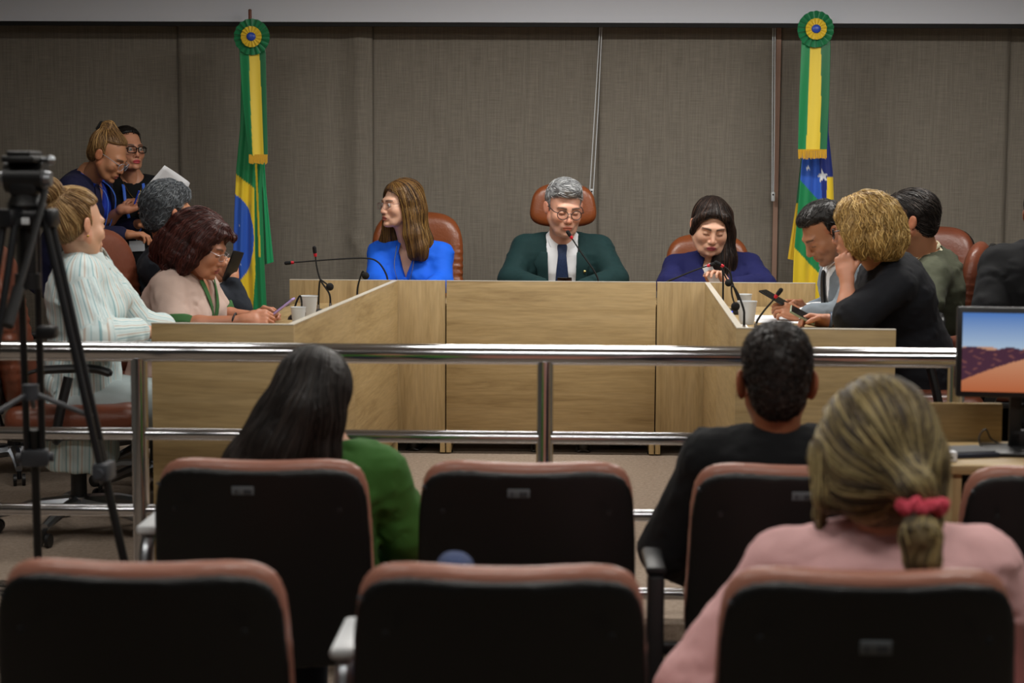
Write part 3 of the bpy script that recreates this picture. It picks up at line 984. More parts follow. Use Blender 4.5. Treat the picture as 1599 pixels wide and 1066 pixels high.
def aud_chair(label, x, Y, plate=None, arm=None):
    """black-shelled auditorium chair facing the dais (+y)"""
    e = empty('audience_chair', (x, Y, AUD), 0, label, 'chair', 'black audience chairs in the two front rows')
    Zt, Zb, W = 0.862, 0.33, 0.270

    def qf(X, Z, w, zt, zb):
        zc, hz = (zt + zb) / 2, (zt - zb) / 2
        dip = 0.016 * (1 - (X / w) ** 2)
        n = (Z - zc + dip * np.clip((Z - zc) / hz, 0, 1)) / hz
        ww = w * (1 + 0.035 * np.clip(-n, -1, 1))
        return (np.abs(X / ww) ** 5.5 + np.abs(n) ** 6.5) ** (1 / 6.0)

    def yc(X, Z): return 0.0 - 0.13 * (Z - 0.6) + 0.7 * X ** 2

    v = Vol(0.009)
    v.add((-0.30, -0.12, Zb - 0.02), (0.30, 0.16, Zt + 0.01), lambda X, Y_, Z: smax((qf(X, Z, W, Zt - 0.008, Zb) - 1) * 0.2, np.abs(Y_ - yc(X, Z)) - 0.012, 0.012), k=0)
    shared('back_shell', (), v.mesh, M['shell'], e)
    v = Vol(0.009)
    v.add((-0.30, -0.12, Zb), (0.30, 0.2, Zt + 0.03), lambda X, Y_, Z: smax((qf(X, Z, W + 0.001, Zt + 0.012, Zb + 0.02) - 1) * 0.2, np.abs(Y_ - yc(X, Z) - 0.040) - 0.028, 0.035), k=0)
    shared('back_cushion', (), v.mesh, M['brownv'], e)
    MB().tube([(-W * 0.93 , yc(0.23, 0.84) - 0.002, 0.80)] + [(W * math.sin(t) * 0.0, 0, 0) for t in []] + [(-W * 0.9, yc(0.23, 0.8), 0.79)], 0.004, 6).build('edge_clip', M['greyp'], e)
    v = Vol(0.012); v.bx((0, 0.27, 0.44), (0.25, 0.23, 0.04), rd=0.035); shared('seat_cushion', (), v.mesh, M['brownv'], e)
    MB().box((0, 0.27, 0.39), (0.48, 0.44, 0.03), bev=0.012).build('seat_shell', M['shell'], e)
    for sx in (-0.2, 0.2):
        MB().cyl((sx, -0.035 + 0.0, 0.745), (sx, -0.047, 0.745), 0.006, n=12).build('screw', M['blackp'], e)
    if arm:
        ax_, az_, kind = arm
        am = M['satin'] if kind == 'silver' else M['blackp']
        if kind == 'silver':
            a = MB().tube(smooth_path([(-0.26, 0.04, 0.38), (ax_, 0.05, 0.42), (ax_, 0.07, az_ - 0.08), (ax_, 0.12, az_ - 0.02), (ax_, 0.22, az_ - 0.015)]), 0.017, 10).build('armrest', am, e)
        else:
            a = MB().box((ax_, 0.10, az_ / 2), (0.042, 0.06, az_ - 0.02), bev=0.01).box((ax_, 0.12, 0.012), (0.06, 0.30, 0.024), bev=0.008).box(((ax_ - 0.24) / 2, 0.16, 0.36), (abs(ax_ + 0.24), 0.04, 0.03), bev=0.006).build('armrest', am, e)
        MB().box((ax_, 0.20, az_), (0.052, 0.24, 0.024), bev=0.010).build('arm_pad', M['whitep'] if kind == 'silver' else M['blackp'], a)
    for s in (-1, 1):
        MB().tube([(s * 0.2, 0.1, 0.38), (s * 0.22, 0.08, 0.2), (s * 0.22, 0.02, 0.015)], 0.016, 10).build('leg', M['blackp'], e)
        MB().tube([(s * 0.2, 0.42, 0.38), (s * 0.22, 0.44, 0.2), (s * 0.22, 0.48, 0.015)], 0.016, 10).build('leg', M['blackp'], e)
    if plate is not None:
        w, hgt, dx, dz = plate
        y_ = yc(dx, dz) - 0.0135
        pl = MB().box((dx, y_, dz), (w, 0.0025, hgt), R=rotx(0.13), bev=0.001).build('number_plate', M['tag'], e)
        ink = MB()
        for k, (ox, ww) in enumerate(((-0.3, 0.10), (-0.14, 0.06), (0.12, 0.17), (0.30, 0.17))):
            ink.box((dx + ox * w, y_ - 0.0016, dz - 0.002), (ww * w, 0.0008, hgt * (0.12 if k == 1 else 0.45)))
        ink.build('number_print', M['ink'], pl)
    return e


P = (0.050, 0.022)
r1y, r2y = 3.01, 4.13
aud_chair('black-backed audience chair in the front left corner of the photo, brown rim', at(213, 900, r1y)[0], r1y)
aud_chair('black-backed audience chair in the bottom middle of the photo, grey arm on its left', at(780, 900, r1y)[0], r1y, arm=(-0.290, 0.672, 'silver'))
aud_chair('black-backed audience chair with a number plate, in front of the woman in pink', at(1362, 900, r1y)[0], r1y, plate=(0.056, 0.026, 0.004, 0.728))
aud_chair('black-backed audience chair behind which the woman in green sits, silver arm bracket', at(405, 760, r2y)[0], r2y, plate=(0.054, 0.022, -0.034, 0.79), arm=(-0.300, 0.665, 'silver'))
aud_chair('empty black-backed numbered audience chair between the woman in green and the boy', at(822, 760, r2y)[0], r2y, plate=(0.054, 0.022, -0.018, 0.79))
aud_chair('black-backed numbered audience chair of the boy in the dark jacket', at(1253, 760, r2y)[0], r2y, plate=(0.054, 0.022, -0.003, 0.79), arm=(-0.345, 0.575, 'black'))
aud_chair('black-backed audience chair cut off by the right edge, below the monitor', at(1683, 760, r2y)[0], r2y)

exec_chair('high-backed tan leather swivel chair behind the woman in blue', (at(650, 400, 9.4)[0], 9.38, 0), 0.05, w=0.262, ztop=1.20)
exec_chair('tan leather swivel chair with separate rounded headrest behind the chairman', (at(879, 400, 9.45)[0], 9.38, 0), 0.0, ztop=1.362, headrest=True)
exec_chair('tan leather swivel chair behind the woman in navy, low rounded back', (at(1111, 400, 9.4)[0], 9.38, 0), 0.0, w=0.24, ztop=1.085)
exec_chair('rust leather swivel chair of the woman in the striped shirt, near the tripod', (at(118, 600, 6.62)[0], 6.64, 0), math.radians(100), ztop=1.14, leather='leather2')
exec_chair('rust leather swivel chair with black-edged back, behind the burgundy-haired woman', (at(238, 600, 7.45)[0] , 7.52, 0), math.radians(72), ztop=1.16, leather='leather2')
exec_chair('rust leather swivel chair of the grey-haired man holding up a phone', (at(246, 500, 8.2)[0], 8.25, 0), math.radians(80), ztop=1.08, leather='leather2')
exec_chair('rust leather swivel chair at the left edge, seen through the tripod legs', (at(20, 600, 7.9)[0], 7.9, 0), math.radians(130), ztop=1.14, leather='leather2')
exec_chair('rust leather swivel chair of the man in the grey suit', (at(1352, 500, 7.9)[0], 7.95, 0), math.radians(-80), ztop=0.80, leather='leather2')
exec_chair('rust leather swivel chair of the curly blonde woman', (at(1425, 600, 7.2)[0], 7.22, 0), math.radians(-88), ztop=0.74, leather='leather2', tilt=0.1)
exec_chair('rust leather swivel chair whose back top shows beside the dark-haired head of the olive suit', (at(1425, 500, 9.3)[0], 9.3, 0), math.radians(-30), ztop=1.14, leather='leather2')
exec_chair('glossy rust leather swivel chair with pleated back, of the man in the olive suit', (at(1440, 500, 8.45)[0], 8.45, 0), math.radians(-105), ztop=1.10, leather='leather2', tilt=0.08)
exec_chair('rust leather swivel chair of the black-clad person at the right edge', (at(1622, 500, 7.75)[0], 7.8, 0), math.radians(170), ztop=0.82, leather='leather2')

# ------------------------------------------------------------------ people
skinm = mat('skin', attr=True, rough=0.48, sss=0.12, bump=0.08, bscale=500)
hairm = mat('hair', attr=True, rough=0.46, spec=0.35)
shoem = mat('dark_shoe_leather', '17130f', 0.35)
lensm = mat('clear_lens', '20242a', 0.03, alpha=0.10, spec=0.5)


def unit(v): v = np.array(v, float); return v / (np.linalg.norm(v) + 1e-9)


def hand_prims(v, W, dx, nrm, thumb, curls=(0.5, 0.55, 0.6, 0.65), s=1.0, tcurl=0.5, spread=0.06):
    """W wrist, dx along the hand, nrm = back-of-hand normal, thumb = +1/-1 side along y = nrm x dx"""
    x = unit(dx); z = unit(np.array(nrm, float) - x * np.dot(nrm, x)); y = np.cross(z, x)
    R = np.stack([x, y, z], 1); W = np.array(W, float)
    def P(p): return W + R @ (np.array([p[0], p[1] * thumb, p[2]]) * s)
    v.rc(P((-0.01, 0.008, 0)), P((0.03, 0.010, 0)), 0.021 * s, 0.02 * s, k=0.02)
    v.rc(P((-0.01, -0.008, 0)), P((0.03, -0.012, 0)), 0.02 * s, 0.019 * s, k=0.02)
    v.bx(P((0.050, 0, -0.001)), np.array([0.040, 0.038, 0.0135]) * s, R, rd=0.012 * s, k=0.012)
    v.rc(P((0.02, 0.018, -0.008)), P((0.055, 0.028, -0.009)), 0.016 * s, 0.013 * s, k=0.012)
    v.rc(P((0.02, -0.022, -0.008)), P((0.065, -0.026, -0.006)), 0.015 * s, 0.011 * s, k=0.012)
    bases = [(0.086, 0.029, 0), (0.090, 0.0095, 0.002), (0.087, -0.0095, 0.001), (0.079, -0.0275, -0.001)]
    for i, (b, ln) in enumerate(zip(bases, (0.072, 0.080, 0.074, 0.058))):
        a = 0.0; p = np.array(b); c = curls[i]; pts = [p]
        yd = spread * (1.5 - i)
        for j, (fr, cf) in enumerate(((0.45, 1.0), (0.30, 1.1), (0.25, 0.7))):
            a += c * cf
            p = p + ln * fr * np.array([math.cos(a), yd * math.cos(a), -math.sin(a)]); pts.append(p)
        r0 = (0.0092, 0.0095, 0.009, 0.0078)[i]
        v.chain([P(q) for q in pts], [r0 * s, r0 * 0.93 * s, r0 * 0.86 * s, r0 * 0.74 * s], k=0.0035)
        v.rc(P(pts[0]), P(np.array(b) - (0.02, 0, 0)), r0 * s, r0 * s, k=0.006)
    t0 = np.array([0.028, 0.030, -0.008])
    t1 = t0 + 0.040 * np.array([0.72, 0.62, -0.30]); t2 = t1 + 0.031 * unit([0.95, 0.20 - tcurl * 0.6, -0.25 - 0.3 * tcurl]); t3 = t2 + 0.024 * unit([0.95, -0.1 - tcurl * 0.9, -0.3 - 0.3 * tcurl])
    v.chain([P(t0), P(t1), P(t2), P(t3)], [0.0135 * s, 0.0115 * s, 0.0105 * s, 0.008 * s], k=0.006)


def face_volume(fem, jawk, nose=1.0, jowl=0.0, ear=1.0, h=0.0038):
    v = Vol(h)
    v.el((0, 0.020, 0.036), (0.074, 0.094, 0.083), k=0.01)
    v.el((0, -0.032, -0.022), (0.063 * jawk, 0.062, 0.078), k=0.03)
    v.rc((0, -0.040, -0.068), (0, -0.070, -0.098), 0.042 * jawk, 0.021 + 0.003 * (not fem), k=0.03)
    for s in (-1, 1):
        v.rc((s * 0.052 * jawk, -0.004, -0.050), (s * 0.030 * jawk, -0.058, -0.092), 0.022 + jowl, 0.019 + jowl, k=0.03)
        v.el((s * 0.040, -0.062, -0.030), (0.026, 0.024, 0.024), k=0.025)
    v.el((0, -0.076, 0.022), (0.052, 0.020, 0.016 if not fem else 0.013), k=0.02)
    for s in (-1, 1):
        v.el((s * 0.0325, -0.101, 0.000), (0.019, 0.017, 0.0125), op='s', k=0.014)
    v.rc((0, -0.088, 0.012), (0, -0.108 * nose, -0.030), 0.0085, 0.0105 * nose, k=0.010)
    v.el((0, -0.107, -0.037), (0.0115, 0.0125, 0.0095), k=0.006)
    for s in (-1, 1):
        v.el((s * 0.0125, -0.097, -0.040), (0.0075, 0.011, 0.0075), k=0.005)
    v.el((0, -0.0880, -0.066), (0.031, 0.016, 0.020), k=0.014)
    v.el((0, -0.0985, -0.0655), (0.0235, 0.0095, 0.0052), k=0.004)
    v.el((0, -0.0965, -0.0765), (0.0195, 0.0100, 0.0066), k=0.004)
    v.rc((-0.022, -0.104, -0.0705), (0.022, -0.104, -0.0705), 0.0018, op='s', k=0.004)
    v.el((0, -0.090, -0.103), (0.018, 0.013, 0.012), k=0.014)
    for s in (-1, 1):
        v.el((s * 0.0315, -0.0780, -0.0005), (0.0155, 0.0145, 0.0115), k=0.004)
        E = rotz(-s * 0.45) @ rotx(-0.25)
        v.el((s * (0.0765 + 0.008 * ear), 0.012, -0.006), (0.0065 * ear, 0.020 * ear, 0.031 * ear), E, k=0.006)
        v.el((s * (0.0845 + 0.008 * ear), 0.004, -0.002), (0.006, 0.011, 0.018), E, op='s', k=0.004)
    return v


def head_colors(p, skin, lip, brow, eyes_open=False, beard=None, blush=0.12):
    x, y, z = p[:, 0], p[:, 1], p[:, 2]; ax = np.abs(x)
    C = np.ones((len(p), 3)) * np.array(skin)
    def mixc(m, c):
        nonlocal C
        m = np.clip(m, 0, 1)[:, None]; C = C * (1 - m) + np.array(c) * m
    red = np.array(skin) * np.array([1.03, 0.70, 0.64])
    mixc(blush * 2.2 * np.exp(-(((ax - 0.042) / 0.018) ** 2 + ((z + 0.034) / 0.018) ** 2)) * (y < -0.03), red)
    mixc(blush * 2.5 * np.exp(-((x / 0.014) ** 2 + ((z + 0.036) / 0.012) ** 2)) * (y < -0.09), red)
    mixc(0.5 * (ax > 0.068) * (y > -0.02) * (z < 0.03), red)
    if beard is not None:
        mixc(0.28 * np.clip((-0.045 - z) / 0.02, 0, 1) * (y < 0.0) * (z > -0.13), beard)
    lm = 1 - (((x) / 0.0245) ** 2 + ((z + 0.0705) / 0.0125) ** 2)
    mixc(np.clip(lm * 4, 0, 1) * (y < -0.088), lip)
    mixc(np.clip(1 - np.abs(z + 0.0705) / 0.0022, 0, 1) * (ax < 0.024) * (y < -0.085), np.array(lip) * 0.35)
    zb = 0.0205 + 0.004 * np.sin((ax - 0.012) / 0.040 * 2.6)
    bm = np.clip(1.4 - np.abs(z - zb) / (0.0054 - 0.0020 * np.clip((ax - 0.03) / 0.025, 0, 1)), 0, 1) * (ax > 0.013) * (ax < 0.053) * (y < -0.05)
    mixc(0.9 * bm, brow)
    if not eyes_open:
        le = 0.0075 - 0.3 * 0 + 12.0 * (ax - 0.0315) ** 2
        mixc(0.85 * np.clip(1.3 - np.abs(z + le) / 0.0026, 0, 1) * (np.abs(ax - 0.0315) < 0.0145) * (y < -0.07), (0.02, 0.013, 0.01))
    else:
        mixc(0.8 * np.clip(1.3 - np.abs(z - 0.0058 + 14 * (ax - 0.0315) ** 2) / 0.0019, 0, 1) * (np.abs(ax - 0.0315) < 0.015) * (y < -0.07), (0.02, 0.013, 0.01))
    mixc(0.22 * np.exp(-(((ax - 0.031) / 0.017) ** 2 + ((z + 0.004) / 0.012) ** 2)) * (y < -0.05), np.array(skin) * (0.55, 0.42, 0.38))
    for s in (-1, 1):
        mixc(0.8 * (((x - s * 0.007) / 0.0032) ** 2 + ((y + 0.104) / 0.004) ** 2 < 1) * (z < -0.043) * (z > -0.052), np.array(skin) * 0.15)
    return C


def cap_prims(v, off=0.012, hz=0.070, hy=-0.030, nape=True, tilt=0.5, low=None, ears=False, soft=0.012):
    v.el((0, 0.022, 0.040), (0.0765 + off, 0.096 + off, 0.084 + off), k=0.01)
    if nape:
        v.el((0, 0.055, -0.030), (0.055 + off, 0.042 + off, 0.050), k=0.03)
    # bare face: in front of hy and under the hairline hz
    def fn(X, Y, Z):
        a = (Y - hy) - tilt * (Z)          # hairline slants forward above
        b = Z - hz + 3.0 * X ** 2 * 1.5
        return smax(a + 0 * X, b + 0 * Y, 0.02)
    v.add((-0.13, -0.2, -0.2), (0.13, hy + 0.1, hz + 0.03), fn, op='s', k=soft)
    if ears:
        for s in (-1, 1): v.el((s * 0.092, 0.004, -0.012), (0.022, 0.026, 0.046), op='s', k=0.01)
    if low is not None:
        v.add((-0.2, -0.2, -0.3), (0.2, 0.2, 0.3), lambda X, Y, Z: (low - Z) - 0.35 * np.clip(Y, -1, 0.0) * 0 + 0 * X + np.clip(0.03 - Y, 0, 1) * 0.9, op='i', k=0.01)


def strands(vol, V, flow, n, steps, sl, r, seed, off=0.001, pick=None, jitter=0.15, lift=0.0, wave=0.0):
    rs = np.random.RandomState(seed)
    if pick is not None:
        m = pick(V)
        idx = np.flatnonzero(m)
    else:
        idx = np.arange(len(V))
    if not len(idx): return np.zeros((0, 3)), np.zeros((0, 4), int), np.zeros(0, int)
    p = V[rs.choice(idx, n)].copy()
    prev = None; pts = []; nrm = []
    offs = off + rs.uniform(0, 0.002, n)
    J = rs.normal(size=(n, 3)) * jitter
    ph = rs.uniform(0, 6.28, n)
    for k in range(steps):
        val, g = vol.sample(p)
        p = p - g * (val - offs - lift * (k / steps) ** 2)[:, None]
        pts.append(p.copy()); nrm.append(g)
        f = flow(p) + J
        if wave:
            f = f + wave * np.cross(g, f) * np.sin(ph + k * 1.1)[:, None]
        f = f - g * (f * g).sum(1)[:, None]
        f /= np.linalg.norm(f, axis=1, keepdims=True) + 1e-6
        if prev is not None:
            f = 0.55 * f + 0.45 * prev; f /= np.linalg.norm(f, axis=1, keepdims=True) + 1e-6
        prev = f
        p = p + f * sl
    Pt = np.stack(pts, 1); Nn = np.stack(nrm, 1)
    T = np.gradient(Pt, axis=1); T /= np.linalg.norm(T, axis=2, keepdims=True) + 1e-9
    S = np.cross(T, Nn); S /= np.linalg.norm(S, axis=2, keepdims=True) + 1e-9
    t = np.linspace(0, 1, steps)
    rad = r * (0.35 + 0.65 * np.sin(np.clip(t * 1.15 + 0.12, 0, 1) * math.pi) ** 0.6)[None, :, None] * rs.uniform(0.6, 1.3, (n, 1, 1))
    R3 = np.stack([Pt + S * rad - Nn * rad * 0.3, Pt + Nn * rad * 0.75, Pt - S * rad - Nn * rad * 0.3], 2)   # n,steps,3,3
    Vv = R3.reshape(-1, 3)
    base = (np.arange(n)[:, None, None] * steps + np.arange(steps - 1)[None, :, None]) * 3
    k0 = np.arange(3)[None, None, :]; k1 = (k0 + 1) % 3
    q = np.stack([base + k0, base + k1, base + 3 + k1, base + 3 + k0], -1).reshape(-1, 4)
    return Vv, q, np.repeat(np.arange(n), steps * 3)


def hair_object(name, vol, flow, pal, HF, parent, seed, n=700, steps=10, sl=0.012, r=0.0022, pick=None, jitter=0.12, wave=0.0, lift=0.0, groove=0.0018):
    """pal: list of sRGB hex colours (first = base); HF = (origin, R, scale) of the head"""
    w = wob(seed, 0.014, 6); w2 = wob(seed + 9, 0.05, 4)
    vol.h += 0.0006
    n = int(n * 0.66)
    V, Q = vol.mesh()
    # streak displacement across the flow direction
    val, g = vol.sample(V)
    f = flow(V); f = f - g * (f * g).sum(1)[:, None]; f /= np.linalg.norm(f, axis=1, keepdims=True) + 1e-6
    a = np.cross(f, g)
    key = w(V[:, 0] - 0.85 * V[:, 0] * np.abs(f[:, 0]), V[:, 1] - 0.85 * V[:, 1] * np.abs(f[:, 1]), V[:, 2] - 0.85 * V[:, 2] * np.abs(f[:, 2]))
    V = V + g * (groove * key)[:, None]
    pl = [np.array(lin(c)) for c in pal]
    mixf = np.clip(0.5 + 0.5 * key, 0, 1)[:, None]
    C = pl[0] * (0.75 + 0.25 * mixf) * (1 - 0.25 * mixf) + pl[min(1, len(pl) - 1)] * 0.25 * mixf
    SV, SQ, sid = strands(vol, V, flow, n, steps, sl, r * 0.95, seed, pick=pick, jitter=jitter, wave=wave, lift=lift)
    rs = np.random.RandomState(seed + 3)
    ci = rs.randint(0, len(pl), n); br = rs.uniform(0.75, 1.2, n)
    SC_ = np.array(pl)[ci] * br[:, None]
    allV = np.concatenate([V, SV]); allQ = np.concatenate([Q, SQ + len(V)]) if len(SQ) else Q
    allC = np.concatenate([C, SC_[sid]]) if len(SQ) else C
    o, R, s = HF
    return mesh_obj(name, (allV * s) @ R.T + o, allQ, hairm, parent, col=allC, world=True)


def glasses(HF, parent, kind='round', color='1b1b1e', rim=0.0016, wr=0.0235, hr=0.0195, label=None, dz=-0.004, fy=-0.113, tint=None):
    o, R, s = HF
    mb = MB(); L = MB()
    def P(p): return o + R @ (np.array(p, float) * s)
    for sg in (-1, 1):
        pts = []
        for i in range(25):
            a = 2 * math.pi * i / 24
            c, d = math.cos(a), math.sin(a)
            e = 1.0 if kind == 'round' else 0.55
            x = wr * (abs(c) ** e) * (1 if c > 0 else -1); z = hr * (abs(d) ** e) * (1 if d > 0 else -1)
            xx = sg * 0.0325 + x
            pts.append(P((xx, fy + 2.5 * xx * xx * 1.2, dz + z)))
        mb.tube(pts, rim * s, 6, cap=False)
        cen = P((sg * 0.0325, fy + 0.003, dz))
        n0 = len(L.V)
        L.add([cen] + pts[:-1], [(0, 1 + i, 1 + (i + 1) % 24) for i in range(24)])
        mb.tube([P((sg * 0.056, fy + 0.010, dz + 0.008)), P((sg * 0.070, fy + 0.022, dz + 0.010)), P((sg * 0.0785, -0.03, dz + 0.012)), P((sg * 0.080, 0.004, dz + 0.010)), P((sg * 0.080, 0.02, dz - 0.012))], rim * 1.1 * s, 6)
    mb.tube([P((-0.0095, fy + 0.001, dz + 0.006)), P((0, fy - 0.001, dz + 0.009)), P((0.0095, fy + 0.001, dz + 0.006))], rim * s, 6)
    fr = mb.build('glasses', mat('spectacle_frame_' + color, color, 0.3, metal=0.3), parent, world=True)
    lo = MB(); lo.V = L.V; lo.F = L.F
    lp = lo.build('lens', lensm, None, smooth=True)
    V = np.array([v.co for v in lp.data.vertices]); Vl = W2L(parent, V)
    lp.data.vertices.foreach_set('co', Vl.astype(np.float32).ravel()); lp.parent = fr
    return fr


class Person:
    def __init__(s, label, neck, hip, yaw, head, hyaw, hpitch=0.0, hroll=0.0, hs=1.0, sex='m', sw=None, bulk=1.0, skin='c98f70', group=None,
                 arms=None, standing=False, floor=0.0, lip=None, brow='2a1c14', jawk=1.0, nose=1.0, eyes_open=False, beard=None, seed=1, up=None, jowl=0.0, gaze=(0, 0), knees=True, blush=0.12, leg_yaw=None, ear=1.0):
        s.neck = np.array(neck, float); s.hip = np.array(hip, float); s.sex = sex; s.fem = sex == 'f'; s.seed = seed
        s.yaw = math.radians(yaw); s.bulk = bulk
        s.sw = sw or (0.155 if s.fem else 0.18)
        z = unit(s.neck - s.hip); s.L = float(np.linalg.norm(s.neck - s.hip))
        fwd = rotz(s.yaw) @ np.array([0, -1.0, 0]); fwd = unit(fwd - z * np.dot(fwd, z))
        x = np.cross(z, -fwd) * -1   # local +x: image right when facing the camera
        x = np.cross(-fwd, z)
        s.R = np.stack([x, -fwd, z], 1); s.ear = ear
        s.fwd = fwd
        s.e = empty('person', (s.hip[0], s.hip[1], floor), 0, label, 'person', group)
        s.hR = rotz(math.radians(hyaw)) @ rotx(math.radians(hpitch)) @ roty(math.radians(hroll))
        s.hc = np.array(head, float); s.hs = hs; s.HF = (s.hc, s.hR, hs)
        s.arms = arms or {}
        s.skin = np.array(lin(skin)); s.lip = np.array(lin(lip)) if lip else s.skin * np.array([0.82, 0.50, 0.48])
        s.brow = np.array(lin(brow)); s.floor = floor; s.standing = standing
        s.S = {sd: s.loc((sd * s.sw, 0.0, s.L - 0.055)) for sd in (-1, 1)}
        if s.fem: s.prof = ([-0.14, 0, 0.25, 0.5, 0.72, 0.9, 1.0, 1.1], [0.16, 0.165, 0.145, 0.128, 0.15, 0.135, 0.085, 0.07], [0.115, 0.12, 0.11, 0.095, 0.112, 0.09, 0.065, 0.05])
        else: s.prof = ([-0.14, 0, 0.25, 0.5, 0.72, 0.9, 1.0, 1.1], [0.155, 0.165, 0.158, 0.155, 0.175, 0.155, 0.09, 0.07], [0.11, 0.12, 0.122, 0.115, 0.122, 0.1, 0.07, 0.05])
        s.prof = (np.array(s.prof[0]) * s.L, np.array(s.prof[1]) * bulk, np.array(s.prof[2]) * (1 + (bulk - 1) * 1.25))
        lyaw = math.radians(leg_yaw) if leg_yaw is not None else s.yaw
        fw = rotz(lyaw) @ np.array([0, -1.0, 0]); sx = rotz(lyaw) @ np.array([1.0, 0, 0])
        s.legs = {}
        for sd in (-1, 1):
            hp = s.hip + sx * sd * 0.085
            if standing:
                kn = np.array([hp[0], hp[1], (s.hip[2] + floor) * 0.52]) + fw * 0.02; an = np.array([hp[0], hp[1], floor + 0.09])
            else:
                kz = floor + 0.49 if s.hip[2] > floor + 0.45 else s.hip[2] + 0.02
                kn = np.array([hp[0], hp[1], kz]) + fw * 0.40 + sx * sd * 0.03
                an = np.array([kn[0], kn[1], floor + 0.09]) - fw * 0.03
            s.legs[sd] = (hp, kn, an, fw)
        s.body(eyes_open, beard, jawk, nose, jowl, gaze, blush)

    def loc(s, p): return s.hip + s.R @ np.array(p, float)

    def head_local(s, p): return (s.hR.T @ (np.array(p, float) - s.hc)) / s.hs

    def torso(s, v, g, k=0.04, zmin=-0.12, bust=True):
        R, H, (pz, prx, pry) = s.R, s.hip, s.prof
        tz = s.L
        def fn(X, Y, Z):
            x_, y_, z_ = X - H[0], Y - H[1], Z - H[2]
            x = R[0, 0] * x_ + R[1, 0] * y_ + R[2, 0] * z_; y = R[0, 1] * x_ + R[1, 1] * y_ + R[2, 1] * z_; z = R[0, 2] * x_ + R[1, 2] * y_ + R[2, 2] * z_
            rx = np.interp(z, pz, prx) + g; ry = np.interp(z, pz, pry) + g
            q = (np.abs(x / rx) ** 2.4 + np.abs((y) / ry) ** 2.4) ** (1 / 2.4)
            d = (q - 1) * np.minimum(rx, ry)
            return smax(smax(d, z - tz, 0.03), zmin - z, 0.02)
        cs = [s.loc((a, b, c)) for a in (-0.24, 0.24) for b in (-0.22, 0.22) for c in (zmin - 0.02, s.L + 0.02)]
        v.add(np.min(cs, 0), np.max(cs, 0), fn, k=k)
        if s.fem and bust:
            for sd in (-1, 1):
                v.el(s.loc((sd * 0.072 * s.bulk, -0.088 * s.bulk, s.L * 0.66)), np.array((0.068, 0.055, 0.062)) * (0.6 + 0.4 * s.bulk) + g, s.R, k=0.04)
        elif s.bulk > 1.05:
            v.el(s.loc((0, -0.06, s.L * 0.3)), np.array((0.13, 0.11, 0.14)) * s.bulk + g, s.R, k=0.06)
        for sd in (-1, 1):
            v.rc(s.loc((sd * 0.03, 0.01, s.L - 0.02)), s.S[sd], 0.05 + g * 0.8, 0.053 + g, k=0.05)

    def front(s, x, z, off):
        """point on the chest front"""
        pz, prx, pry = s.prof
        rx = np.interp(z, pz, prx) + off; ry = np.interp(z, pz, pry) + off
        y = -ry * max(1e-3, 1 - min(abs(x / rx), 0.999) ** 2.4) ** (1 / 2.4)
        if s.fem:
            for sd in (-1, 1):
                r = np.array((0.068, 0.055, 0.062)) * (0.6 + 0.4 * s.bulk) + off
                t = 1 - ((x - sd * 0.072 * s.bulk) / r[0]) ** 2 - ((z - s.L * 0.66) / r[2]) ** 2
                if t > 0: y = min(y, -0.088 * s.bulk - r[1] * math.sqrt(t) - 0.003)
            # bridge between
            if abs(x) < 0.06 * s.bulk and abs(z - s.L * 0.66) < 0.05: y = min(y, -0.088 * s.bulk - 0.036)
        elif s.bulk > 1.05:
            r = np.array((0.13, 0.11, 0.14)) * s.bulk + off
            t = 1 - (x / r[0]) ** 2 - ((z - s.L * 0.3) / r[2]) ** 2
            if t > 0: y = min(y, -0.06 - r[1] * math.sqrt(t) - 0.005)
        return s.loc((x, y, z))

    def body(s, eyes_open, beard, jawk, nose, jowl, gaze, blush):
        seed = s.seed
        Vs, Qs, Cs = [], [], []; n = 0
        def push(V, Q, C):
            nonlocal n
            Vs.append(V); Qs.append(Q + n); Cs.append(C); n += len(V)
        v = Vol(0.019); s.torso(v, -0.010)
        for sd in (-1, 1):
            if sd in s.arms:
                E, W = s.arms[sd][:2]
                v.rc(s.S[sd], E, 0.044, 0.036, k=0.03); v.rc(E, W, 0.036, 0.024, k=0.02)
            hp, kn, an, fw = s.legs[sd]
            v.rc(hp, kn, 0.075, 0.052, k=0.04); v.rc(kn, an, 0.050, 0.034, k=0.03)
        v.rc(s.neck - s.R[:, 2] * 0.03, s.neck + s.R[:, 2] * 0.03, 0.055, k=0.03)
        V, Q = v.mesh(); push(V, Q, np.ones((len(V), 3)) * s.skin)
        # head and neck in one volume
        v = face_volume(s.fem, jawk, nose, jowl, s.ear, 0.0038 if seed < 120 else 0.0052)
        nb = s.head_local(s.neck - s.R[:, 2] * 0.045); nr = (0.044 if s.fem else 0.056) * (0.85 + 0.15 * s.bulk)
        v.rc((0, 0.022, -0.045), nb, nr, nr * 1.08, k=0.025)
        nf = s.head_local(s.neck - s.R[:, 2] * 0.05 + s.fwd * 0.03)
        v.rc((0, -0.015, -0.085), nf, nr * 0.62, nr * 0.75, k=0.03)
        V, Q = v.mesh()
        C = head_colors(V, s.skin, s.lip, s.brow, eyes_open, beard, blush)
        push((V * s.hs) @ s.hR.T + s.hc, Q, C)
        if eyes_open:
            for sd in (-1, 1):
                mb = MB().sphere((0, 0, 0), 0.0125, 20)
                P0 = np.array(mb.V)
                gz = rotz(math.radians(gaze[0])) @ rotx(math.radians(gaze[1])) @ np.array([0, -1.0, 0])
                dd = (P0 / 0.0125) @ gz
                C = np.where(dd[:, None] > 0.90, np.array([[0.03, 0.018, 0.01]]), np.array([[0.62, 0.58, 0.55]]))
                P1 = P0 + np.array([sd * 0.0315, -0.0815, -0.0015]); 
                push((P1 * s.hs) @ s.hR.T + s.hc, np.array([f for f in mb.F], int), C)
